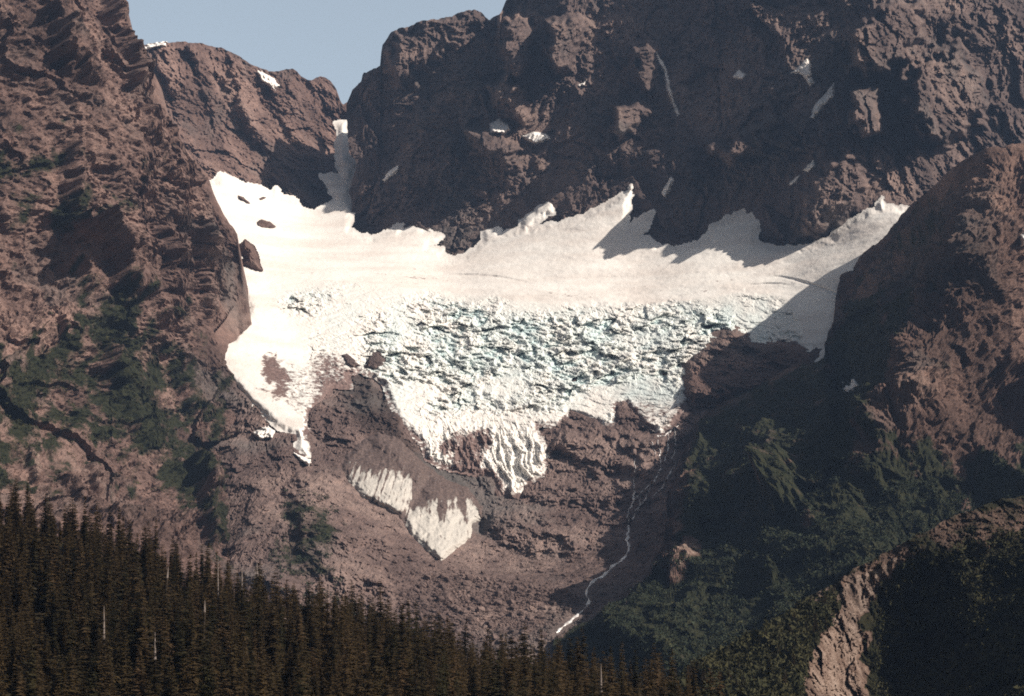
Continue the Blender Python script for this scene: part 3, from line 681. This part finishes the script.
# ================================================================== WATER
WATER, nt, b = mat('white_meltwater', .25, .5); 
wc = ramp(nt, noise_node(nt, .12, 5, .6), [(.35, (.42, .38, .36)), (.6, (.88, .86, .84))]); nt.links.new(wc, b.inputs['Base Color'])
def ribbon(name, paths, Dfun):
    Vs, Fs, n0 = [], [], 0
    for path, w in paths:
        p = np.array(path, float); seg = np.hypot(*np.diff(p, axis=0).T); tt = np.concatenate([[0], np.cumsum(seg)])
        s = np.arange(0, tt[-1], .8); cx = np.interp(s, tt, p[:, 0]); cy = np.interp(s, tt, p[:, 1])
        cx = cx + 1.5 * noise(s / 7, s * 0, s * 0 + len(path), 171) * 1.6 + 1.0 * noise(s / 2.6, s * 0, s * 0 + len(path), 174)
        ww = .95 * w * (.25 + 1.1 * np.clip(noise(s / 5, s * 0, s * 0 + 3.3 + len(path), 172) + .45, 0, 1.2))
        tx, ty = np.gradient(cx), np.gradient(cy); l = np.hypot(tx, ty) + 1e-6; nx, ny = -ty / l, tx / l
        rows = []
        for k in (-1, -.35, .35, 1):
            qx, qy = cx + nx * ww * k, cy + ny * ww * k
            D = Dfun(qx, qy); V = W(qx, qy, D - (1.6 if abs(k) < .5 else -.6)); V[:, 2] += .5 if abs(k) < .5 else 0
            rows.append(V)
        V = np.stack(rows, 1); f = grid_faces(len(s), 4) + n0; Vs.append(V.reshape(-1, 3)); Fs.append(f); n0 += len(s) * 4
    return mesh_obj(name, np.concatenate(Vs), np.concatenate(Fs), WATER, smooth=True)
tag(ribbon('meltwater_stream', [
  ([(633,488),(634,500),(628,512),(629,526),(627,540),(629,552),(622,560),(613,566),(604,575),(592,582),(586,590),(589,602),(584,610),(576,616),(566,624),(556,633)], 1.5),
  ([(634,476),(633,490)], .8), ([(635,458),(634,476)], .6),
  ([(658,440),(660,452),(661,468),(655,480),(644,490),(636,498),(630,508)], .7),
  ([(640,492),(640,506),(632,520)], .7), ([(650,486),(645,500),(634,512)], .6),
  ([(668,434),(668,450),(664,462)], .8), ([(652,442),(655,456)], .6), ([(674,428),(676,448),(672,460)], .7), ([(680,424),(664,436),(656,436)], .8), ([(676,462),(662,488),(652,498)], .8)], Ms.D), kind='structure')

# ================================================================== BOULDERS
def rock_shape(seed):
    r = np.random.default_rng(seed)
    t = (1 + 5 ** .5) / 2
    v = np.array([(-1,t,0),(1,t,0),(-1,-t,0),(1,-t,0),(0,-1,t),(0,1,t),(0,-1,-t),(0,1,-t),(t,0,-1),(t,0,1),(-t,0,-1),(-t,0,1)]) / 1.9
    f = np.array([(0,11,5),(0,5,1),(0,1,7),(0,7,10),(0,10,11),(1,5,9),(5,11,4),(11,10,2),(10,7,6),(7,1,8),(3,9,4),(3,4,2),(3,2,6),(3,6,8),(3,8,9),(4,9,5),(2,4,11),(6,2,10),(8,6,7),(9,8,1)])
    v = v * (1 + .32 * r.standard_normal((12, 1)).clip(-1, 1)) * np.array([1, .9, .75]) ; return v, f
ROCKS = [rock_shape(i) for i in range(10)]
FAN = [(398,598),(430,575),(470,575),(560,590),(600,600),(568,640),(520,655),(450,655),(400,640)]
FAN2 = [(400,540),(441,566),(478,540),(560,560),(640,520),(655,545),(620,610),(560,640),(400,640),(385,590)]
Vs, Fs, n0 = [], [], 0; big = []
def fan_points(poly, n, seed):
    r = np.random.default_rng(seed); P = np.array(poly); out = []
    while len(out) < n:
        q = r.uniform(P.min(0), P.max(0), (n * 3, 2)); ok = poly_sd(poly, q[:, 0], q[:, 1]) > 0
        out += list(q[ok])
    return np.array(out[:n])
pts = np.concatenate([fan_points(FAN, 4200, 1), fan_points(FAN2, 3600, 2), fan_points([(480,480),(640,480),(640,560),(480,560)], 500, 3), fan_points([(300,380),(400,380),(440,480),(420,470),(330,450)], 500, 4)])
keepo = (glacier_sd(pts[:, 0], pts[:, 1]) < -2) & (poly_sd(LOBE_L, pts[:, 0], pts[:, 1]) < 0) & (poly_sd(LOBE_R, pts[:, 0], pts[:, 1]) < 0) & (line_d([(633,488),(634,500),(628,512),(629,526),(627,540),(629,552),(622,560),(604,575),(592,582),(586,590),(589,602),(584,610),(576,616),(566,624),(556,633)], pts[:, 0], pts[:, 1])[0] > 5); pts = pts[keepo]
D = Ms.D(pts[:, 0], pts[:, 1]); X = W(pts[:, 0], pts[:, 1], D)
size = np.minimum(.75 + rng.pareto(2.6, len(pts)) * .9, 5.0) * np.where(poly_sd(FAN, pts[:, 0], pts[:, 1]) > 0, 1.25, .8)
order = np.argsort(-size); bigset = set(order[:40].tolist())
for i in range(len(pts)):
    v, f = ROCKS[i % 10]; a = rng.uniform(0, 6.28); c_, s_ = math.cos(a), math.sin(a)
    vv = v * size[i]; vv = np.stack([vv[:, 0] * c_ - vv[:, 1] * s_, vv[:, 0] * s_ + vv[:, 1] * c_, vv[:, 2]], 1)
    if i in bigset: big.append((X[i], a, size[i], i)); continue
    Vs.append(vv + X[i] + np.array([0, -.3, size[i] * .25])); Fs.append(f + n0); n0 += 12
z0 = lambda V: {'veg': np.full(len(V), .02), 'pale': np.full(len(V), .1)}
V = np.concatenate(Vs); tag(mesh_obj('rubble', V, np.concatenate(Fs), MORAINE, attrs=z0(V)), 'brown boulder rubble spread over the fan below the ice', 'rubble', kind='stuff')
for (p, a, s, i) in big:
    v, f = ROCKS[i % 10]
    o = mesh_obj('boulder', v * s, f, MORAINE, attrs=z0(v)); o.location = p + np.array([0, -.4, s * .3]); o.rotation_euler = (0, 0, a)
    tag(o, 'one of the largest brown boulders scattered on the debris slope', 'boulder', 'large boulders on the debris slope')

# ================================================================== FOREST HILL IN FRONT
TOPX = [-260,-60,0,40,80,110,150,200,240,280,320,360,400,440,480,520,560,600,640,680,760]
TOPY = [440,466,478,488,500,511,524,546,562,570,576,582,600,617,629,633,637,645,652,664,684]
def hill_z(x, y):
    px = 512 + F * x / np.maximum(y, 1); px = np.clip(px, -260, 760)
    top = np.interp(px, TOPX, TOPY); Dc = np.interp(px, [-260, 0, 400, 700], [680, 650, 590, 540])
    zc = (HZ - top) / F * Dc - 19.5
    t = np.clip((y - 330) / (Dc - 330), 0, 1)
    z = np.where(y < 330, -3 - 37 * sstep(0, 330, y), -40 + (zc + 40) * t ** .9)
    return np.where(y > Dc, zc - .55 * (y - Dc), z) + 1.2 * noise(x / 25, y / 25, x * 0, 181)
FLOOR, nt, b = mat('forest_floor', .95, .1)
nt.links.new(ramp(nt, noise_node(nt, .3, 8, .7), [(.35, (.020, .020, .010)), (.65, (.045, .034, .020))]), b.inputs['Base Color'])
ys = np.concatenate([np.arange(-40, 330, 15), np.arange(330, 1000, 7)]); us = np.linspace(-.62, .2, 110)
yy, uu = np.meshgrid(ys, us, indexing='ij'); xx = uu * np.maximum(yy, 140) 
tag(mesh_obj('forest_hill', np.stack([xx, yy, hill_z(xx, yy)], -1).reshape(-1, 3), grid_faces(*xx.shape), FLOOR, smooth=True), kind='structure')
g = np.array([(-9000,-900,-75),(9000,-900,-75),(9000,12000,-75),(-9000,12000,-75)], float)
tag(mesh_obj('ground', g, np.array([[0, 1, 2, 3]]), FLOOR), kind='structure')

def foliage_mat(name, a, b_, c_):
    m, nt, b = mat(name, .9, .1)
    oi = N(nt, 'ShaderNodeObjectInfo'); base = ramp(nt, oi.outputs['Random'], [(0, a), (.3, b_), (.5, tuple(q * .6 for q in a)), (.7, c_), (.85, a), (1, b_)])
    v = ramp(nt, noise_node(nt, .9, 4, .7), [(.3, (.6, .6, .6)), (.7, (1.45, 1.4, 1.2))])
    mm = N(nt, 'ShaderNodeMix', data_type='RGBA', blend_type='MULTIPLY'); mm.inputs[0].default_value = 1
    nt.links.new(base, mm.inputs[6]); nt.links.new(v, mm.inputs[7]); nt.links.new(mm.outputs[2], b.inputs['Base Color'])
    return m
NEEDLE = foliage_mat('spruce_needles', (.020, .019, .009), (.044, .030, .015), (.064, .041, .023))
BARK, nt, b = mat('bark', .95, .1); nt.links.new(ramp(nt, noise_node(nt, 2., 5, .6), [(.3, (.025, .019, .015)), (.7, (.05, .04, .03))]), b.inputs['Base Color'])
DEAD, nt, b = mat('dead_wood', .9, .1); nt.links.new(ramp(nt, noise_node(nt, 1.5, 5, .6), [(.3, (.13, .105, .09)), (.7, (.26, .22, .20))]), b.inputs['Base Color'])

def tube(pts, rad, k=6):
    P = np.array(pts, float); R = np.array(rad); ang = np.arange(k) * 2 * math.pi / k
    V = (P[:, None, :] + np.stack([np.cos(ang), np.sin(ang), ang * 0], -1)[None] * R[:, None, None]).reshape(-1, 3)
    i = np.arange(len(P) - 1)[:, None] * k; j = np.arange(k)[None]; j2 = (j + 1) % k
    return V, np.stack([i + j, i + j2, i + k + j2, i + k + j], -1).reshape(-1, 4)

def crown_mesh(seed, H, R):
    r = np.random.default_rng(seed); T = []
    nwh = int(H * 1.45); gap = r.uniform(0, 6.28)
    for w in range(nwh):
        t = (w + r.uniform(-.3, .3)) / nwh; h = H * (.07 + .93 * t)
        rad = R * (1 - t) ** .62 * (1 - .55 * max(0, .16 - t) / .16) + .18
        nb = 6 + int(r.uniform(0, 3.5))
        a0 = r.uniform(0, 6.28)
        for k in range(nb):
            if r.random() < .08: continue
            a = a0 + k * 6.283 / nb + r.uniform(-.25, .25); L = rad * r.uniform(.55, 1.25) * (.85 + .35 * math.sin(a * 2 + gap))
            d = np.array([math.cos(a), math.sin(a), 0]); s = np.array([-d[1], d[0], 0])
            droop = -.32 - .3 * (1 - t) + r.uniform(-.12, .12) + (.55 if t > .9 else 0)
            seg = 4
            prev = None
            for q in range(seg + 1):
                u = q / seg; c = d * L * u + np.array([0, 0, h + L * (droop * u + .22 * u * u)])
                wd = L * .52 * (1 - u) ** .7 * (.4 + u * 1.3) * r.uniform(.7, 1.3) + .05
                cur = (c, wd)
                if prev is not None:
                    pc, pw = prev
                    for sg in (-1, 1):   # drooping side sprays, jagged
                        tip = c * .5 + pc * .5 + s * sg * (pw + wd) * r.uniform(.45, .8) + d * wd * .35 + np.array([0, 0, -wd * r.uniform(.15, .75)])
                        T.append((pc, c, tip))
                    T.append((pc, c, c * .5 + pc * .5 + np.array([0, 0, -wd * r.uniform(.5, 1.1)])))
                prev = cur
    T = np.array(T).reshape(-1, 3)
    return T, np.arange(len(T)).reshape(-1, 3)

def proto_mesh(name, V, Fc, m):
    o = mesh_obj(name, V, Fc, m); me = o.data; bpy.data.objects.remove(o); return me
PROTO = []
for i in range(9):
    H = [21, 24, 26, 19, 23, 27, 17, 22, 25][i]; R = [3.9, 4.3, 3.6, 4.2, 3.4, 4.4, 3.7, 4.6, 3.9][i]
    cv, cf = crown_mesh(400 + i, H, R)
    tv, tf = tube([(0, 0, -1.5), (0.05, 0, H * .3), (-.05, .05, H * .7), (0, 0, H * .99)], [.36, .28, .15, .02])
    PROTO.append((H, proto_mesh('crown', cv, cf, NEEDLE), proto_mesh('trunk', tv, tf, BARK), cv, cf))

# tree sites: a loose random stand, taller and closer together like an old forest
sites = []
cellsz = 7.2; occ = {}
cand = rng.uniform(0, 1, (26000, 2))
for a, bb in cand:
    y = 322 + a * 345; px = -70 + bb * 790; x = (px - 512) / F * y
    Dc = float(np.interp(px, [-260, 0, 400, 700], [680, 650, 590, 540]))
    if y > Dc + 4: continue
    key = (int(x // cellsz), int(y // cellsz)); ok = True
    for dx in (-1, 0, 1):
        for dy in (-1, 0, 1):
            for (ox, oy) in occ.get((key[0] + dx, key[1] + dy), ()):
                if (ox - x) ** 2 + (oy - y) ** 2 < (rnd.uniform(4.0, 7.2)) ** 2: ok = False
    if not ok: continue
    occ.setdefault(key, []).append((x, y)); sites.append((x, y, px))
hz = hill_z(np.array([s[0] for s in sites]), np.array([s[1] for s in sites]))
trees = []
for (x, y, px), z in zip(sites, hz):
    k = rnd.randrange(9); sc = rnd.choice((rnd.uniform(.38, .68), rnd.uniform(.58, .84), rnd.uniform(.72, 1.02)))
    topy = HZ - (z + PROTO[k][0] * sc) / y * F
    if topy > 700: continue
    if px > 690 and rnd.random() < .6: continue
    trees.append([x, y, z, px, topy, k, sc])
print('TREES', len(trees))
# which crowns show most: hide what nearer crowns cover (coarse picture grid)
trees.sort(key=lambda t: t[1])
cov = np.zeros((240, 360), bool)
for t in trees:
    x, y, z, px, topy, k, sc = t; H = PROTO[k][0] * sc; wpx = 2.5 * sc / y * F
    vis = 0; cells = []
    for yy_ in np.arange(topy, min(696, topy + H / y * F), 3):
        f_ = (yy_ - topy) / (H / y * F); half = wpx * (.12 + .88 * f_)
        for xx_ in np.arange(px - half, px + half + .1, 3):
            c_ = (int(yy_ // 3), int(xx_ // 3))
            if 0 <= c_[0] < 232 and 0 <= c_[1] < 341:
                cells.append(c_)
                if not cov[c_]: vis += 1
    for c_ in cells: cov[c_] = True
    t.append(vis)
order = sorted(range(len(trees)), key=lambda i: -trees[i][7])
single = [trees[i] for i in order[:250] if trees[i][7] > 0]; rest = [trees[i] for i in order[250:]]
rest = [t for t in rest if t[7] > 0 or rnd.random() < .5]
print('SINGLE', len(single), 'REST', len(rest))
def make_tree(x, y, z, k, sc, label, group):
    root = empty('spruce_tree', (x, y, z)); wsc = sc ** .7 * rnd.uniform(.85, 1.25); root.scale = (wsc, wsc, sc); root.rotation_euler = (rnd.uniform(-.03, .03), rnd.uniform(-.03, .03), rnd.uniform(0, 6.28))
    tag(root, label, 'tree', group)
    for me, nm in ((PROTO[k][1], 'crown'), (PROTO[k][2], 'trunk')):
        o = bpy.data.objects.new(nm, me); C.objects.link(o); o.parent = root
    return root
for t in single:
    x, y, z, px, topy, k, sc, vis = t
    edge = topy < np.interp(px, TOPX, TOPY) + 10
    low = topy > 640
    if edge and px < 250: lab, g = 'dark spruce on the upper edge of the forest against the grey left cliff', 'spruces along the upper forest edge'
    elif edge and px >= 250: lab, g = 'dark spruce tip standing out against the brown boulder slope and valley', 'spruces against the boulder slope'
    elif low: lab, g = 'dark spruce at the bottom of the picture with only its upper part showing', 'spruces cut off by the bottom edge'
    else: lab, g = 'dark brownish spruce crowded among others in the middle of the forest slope', 'spruces in the middle of the forest'
    make_tree(x, y, z, k, sc, lab, g)
Vs, Fs, n0 = [], [], 0
for (x, y, z, px, topy, k, sc, vis) in rest:
    a = rnd.uniform(0, 6.28); c_, s_ = math.cos(a), math.sin(a); v = PROTO[k][3] * sc
    Vs.append(np.stack([v[:, 0] * c_ - v[:, 1] * s_ + x, v[:, 0] * s_ + v[:, 1] * c_ + y, v[:, 2] + z], 1)); Fs.append(PROTO[k][4] + n0); n0 += len(v)
tag(mesh_obj('forest', np.concatenate(Vs), np.concatenate(Fs), NEEDLE), 'dense dark spruce forest filling the gaps between the nearer trees', 'forest', kind='stuff')

ks = fan_points([(668,690),(700,668),(745,648),(800,612),(828,606),(826,630),(800,655),(792,690),(740,700),(680,700)], 44, 77)
kp = Ek.P(ks[:, 0], ks[:, 1])
for i, p in enumerate(kp):
    make_tree(p[0], p[1], p[2] - .4, i % 9, rnd.uniform(.26, .52), 'small dark spruce growing in the scrub slope left of the broken pale cliff', 'small spruces on the near knoll')
def snag(px, topy, boty, label, seed, arms=5, lean=0.):
    r = np.random.default_rng(seed); best = None
    for y in np.arange(640, 330, -4):                     # stand it where the stand of trees lets it show
        x = (px - 512) / F * y; z = float(hill_z(np.array([x]), np.array([float(y)]))[0]); H = (HZ - topy) / F * y - z
        if H < 8: continue
        if best is None or abs(H - 26) < abs(best[3] - 26): best = (x, y, z, H)
    x, y, z, H = best
    root = tag(empty('dead_tree', (x, y, z)), label, 'dead tree')
    hb = H - (boty - topy) / F * y
    v, f = tube([(0, 0, -1), (lean * hb, 0, hb)], [.38, .30], 6); mesh_obj('trunk', v, f, BARK, root)
    v, f = tube([(lean * hb, 0, hb), (lean * H * .5 + lean * hb * .5, 0, H * .5 + hb * .5), (lean * H, 0, H)], [.32, .20, .05], 6); mesh_obj('dead_top', v, f, DEAD, root)
    kk = seed % 9; cr = bpy.data.objects.new('crown', PROTO[kk][1]); C.objects.link(cr); cr.parent = root; cr.scale = (1.15, 1.15, max(.3, hb * 1.15 / PROTO[kk][0]))
    for k in range(arms):
        h = hb + (H - hb) * r.uniform(.1, .9); a = r.uniform(0, 6.28); L = r.uniform(.9, 2.8)
        v, f = tube([(lean * h, 0, h), (lean * h + math.cos(a) * L, math.sin(a) * L, h + r.uniform(-.3, .5))], [.14, .05], 4); mesh_obj('limb', v, f, DEAD, root)
snag(218, 557, 600, 'tall bare grey dead top on the upper forest edge, tallest of the snags', 1, 6)
snag(242, 566, 590, 'grey dead tree with short side limbs right of the tallest snag', 2, 7)
snag(257, 560, 575, 'thin dead trunk tip showing at the forest edge, third of the row', 3, 3)
snag(155, 632, 660, 'pale dead tree standing low among the dark spruces', 4, 7)
snag(202, 600, 612, 'short broken dead top in the middle of the forest', 5, 3, .03)
snag(160, 567, 578, 'leaning pale dead stub near the upper forest edge', 6, 1, .10)
snag(104, 606, 640, 'thin grey dead stem among the spruces of the left slope', 7, 4)
snag(601, 664, 694, 'pale dead trunk at the bottom right end of the forest', 8, 3)

# ================================================================== SHRUBBERY
SHRUB = foliage_mat('alder_leaves', (.022, .040, .018), (.030, .046, .020), (.036, .044, .018))
def shrub_attr_mat(name, a, b_):
    m, nt, b = mat(name, .85, .15)
    nt.links.new(ramp(nt, noise_node(nt, .045, 6, .7), [(.3, a), (.55, b_), (.75, (.075, .066, .028))]), b.inputs['Base Color']); return m
ALDER = shrub_attr_mat('alder_thicket_leaves', (.020, .028, .017), (.034, .042, .023))
KNOLLV = shrub_attr_mat('heath_leaves', (.020, .024, .010), (.040, .038, .016))
def thicket(name, label, sheet, poly, n, size, m, seed, x0=-40, x1=1080, tall=1.0, thr=.45):
    r = np.random.default_rng(seed); q = fan_points(poly, n, seed)
    q = q[(q[:, 0] > x0) & (q[:, 0] < x1)]
    clump = fbm(q[:, 0] / 18, q[:, 1] / 12, q[:, 0] * 0, 4, .55, seed) + .5
    q = q[clump > thr * r.uniform(.6, 1.3, len(q))]
    X = sheet.P(q[:, 0], q[:, 1]); Vs = []
    for i in range(len(X)):
        s = size * r.uniform(.5, 1.5); k = 12
        c = r.standard_normal((k, 3)) * np.array([s * .55, s * .55, s * .38 * tall]) + np.array([0, 0, s * .4 * tall])
        a = r.standard_normal((k, 3)); bq = r.standard_normal((k, 3)); sz = s * .42
        t = np.stack([c + a * sz * .6, c + bq * sz * .6, c - (a + bq) * sz * .35], 1)
        Vs.append((t + X[i] + np.array([0, -.4 * s, 0])).reshape(-1, 3))
    V = np.concatenate(Vs)
    return tag(mesh_obj(name, V, np.arange(len(V)).reshape(-1, 3), m), label, 'shrubs', kind='stuff')
thicket('alder_thicket', 'green alder thicket covering the lower slope of the right ridge', Rr, [(556,638),(604,612),(655,580),(700,548),(760,545),(830,525),(880,478),(940,462),(1030,478),(1080,520),(1080,600),(900,600),(700,700),(560,700)], 20000, 2.5, ALDER, 501)
thicket('alder_thicket', 'dark alder scrub in the shade at the foot of the right ridge', Rr, [(715,430),(790,385),(870,380),(860,470),(800,540),(712,545),(690,520)], 2600, 2.8, ALDER, 502, thr=.6)
thicket('alder_thicket', 'patchy green scrub on the ledges of the left mountain', Cm, [(0,330),(110,270),(215,370),(285,450),(270,500),(245,550),(225,520),(160,470),(60,440),(0,470)], 3000, 2.8, KNOLLV, 503, thr=.8)
thicket('alder_thicket', 'small green bushes on the rocky bank left of the boulder fan', Ms, [(285,490),(330,495),(345,525),(330,560),(350,600),(400,615),(400,645),(300,640),(270,560)], 900, 3.2, ALDER, 504, thr=.6)
thicket('heath', 'brownish green heath and low scrub on the near knoll', Ek, [(650,700),(690,668),(740,642),(800,606),(832,590),(836,618),(806,650),(798,705),(650,735)], 6500, 2.6, KNOLLV, 505)
thicket('heath', 'dark scrub on the shaded slope right of the broken cliff', Ek, [(905,565),(1000,530),(1080,545),(1080,730),(872,730),(868,640)], 5000, 2.6, KNOLLV, 506)
thicket('heath', 'short olive heath along the crest of the near knoll', Ek, [(830,590),(900,550),(960,516),(1080,490),(1080,530),(960,530),(900,560),(850,590)], 200, 1.1, KNOLLV, 507, thr=.55)

# ================================================================== LIGHT, AIR, CAMERA
EL, AZ = math.radians(35.5), math.radians(21)
sdir = Vector((math.cos(EL) * math.cos(AZ), -math.cos(EL) * math.sin(AZ), math.sin(EL)))
sun = bpy.data.lights.new('sun', 'SUN'); sun.energy = 5.0; sun.angle = math.radians(.5); sun.color = (1, .90, .79)
so = bpy.data.objects.new('sun', sun); C.objects.link(so); so.rotation_euler = (-sdir).to_track_quat('-Z', 'Y').to_euler(); so.location = (1500, 0, 2500)
w = bpy.data.worlds.new('World'); bpy.context.scene.world = w; w.use_nodes = True
nt = w.node_tree; bg = nt.nodes['Background']
sky = nt.nodes.new('ShaderNodeTexSky'); sky.sky_type = 'NISHITA'; sky.sun_disc = False; sky.sun_elevation = EL; sky.sun_rotation = math.radians(90) + AZ
sky.air_density = 1.0; sky.dust_density = 4.0; sky.ozone_density = 1.0
# brightness added to the sky colour around the view direction; other sky stays dim
gm = nt.nodes.new('ShaderNodeNewGeometry'); dt = nt.nodes.new('ShaderNodeVectorMath'); dt.operation = 'DOT_PRODUCT'
nt.links.new(gm.outputs['Incoming'], dt.inputs[0]); dt.inputs[1].default_value = (0, -.94, -.34)
mr = nt.nodes.new('ShaderNodeMapRange'); mr.inputs['From Min'].default_value = .55; mr.inputs['From Max'].default_value = .98; mr.inputs['To Min'].default_value = 1.0; mr.inputs['To Max'].default_value = 3.4
nt.links.new(dt.outputs['Value'], mr.inputs['Value'])
vm = nt.nodes.new('ShaderNodeVectorMath'); vm.operation = 'SCALE'; hs = nt.nodes.new('ShaderNodeHueSaturation'); hs.inputs['Saturation'].default_value = .55; hs.inputs['Hue'].default_value = .48; nt.links.new(sky.outputs['Color'], hs.inputs['Color']); nt.links.new(hs.outputs['Color'], vm.inputs[0]); nt.links.new(mr.outputs['Result'], vm.inputs['Scale'])
nt.links.new(vm.outputs['Vector'], bg.inputs['Color']); bg.inputs['Strength']  .default_value = .042

HAZE = 0.000026
if HAZE:
    hb = np.array([(-4000,-600,-90),(4000,-600,-90),(4000,5200,-90),(-4000,5200,-90),(-4000,-600,1900),(4000,-600,1900),(4000,5200,1900),(-4000,5200,1900)], float)
    hf = np.array([(0,3,2,1),(4,5,6,7),(0,1,5,4),(1,2,6,5),(2,3,7,6),(3,0,4,7)])
    hm = bpy.data.materials.new('valley_haze'); hm.use_nodes = True; nt = hm.node_tree
    nt.nodes.remove(nt.nodes['Principled BSDF']); vol = nt.nodes.new('ShaderNodeVolumePrincipled')
    vol.inputs['Color'].default_value = (.42, .62, 1.0, 1); vol.inputs['Density'].default_value = HAZE; vol.inputs['Anisotropy'].default_value = .0
    nt.links.new(vol.outputs['Volume'], nt.nodes['Material Output'].inputs['Volume'])
    tag(mesh_obj('haze', hb, hf, hm), 'thin pale air filling the valley', 'haze', kind='stuff')

cam = bpy.data.cameras.new('camera'); co = bpy.data.objects.new('camera', cam); C.objects.link(co)
co.location = (0, 0, 0); co.rotation_euler = (math.radians(90), 0, 0)
cam.sensor_width = 36; cam.lens = F / 1024 * 36; cam.shift_y = (HZ - 348) / 1024; cam.clip_start = 1; cam.clip_end = 30000
sc = bpy.context.scene; sc.camera = co
sc.view_settings.view_transform = 'Standard'; sc.view_settings.look = 'None'; sc.view_settings.gamma = 1; sc.view_settings.use_curve_mapping = False
sc.view_settings.exposure = 0.46
sc.render.engine = 'CYCLES'; sc.cycles.use_denoising = False; sc.cycles.max_bounces = 4; sc.cycles.diffuse_bounces = 2; sc.cycles.volume_bounces = 0
sc.cycles.use_adaptive_sampling = True; sc.cycles.filter_width = 1.8
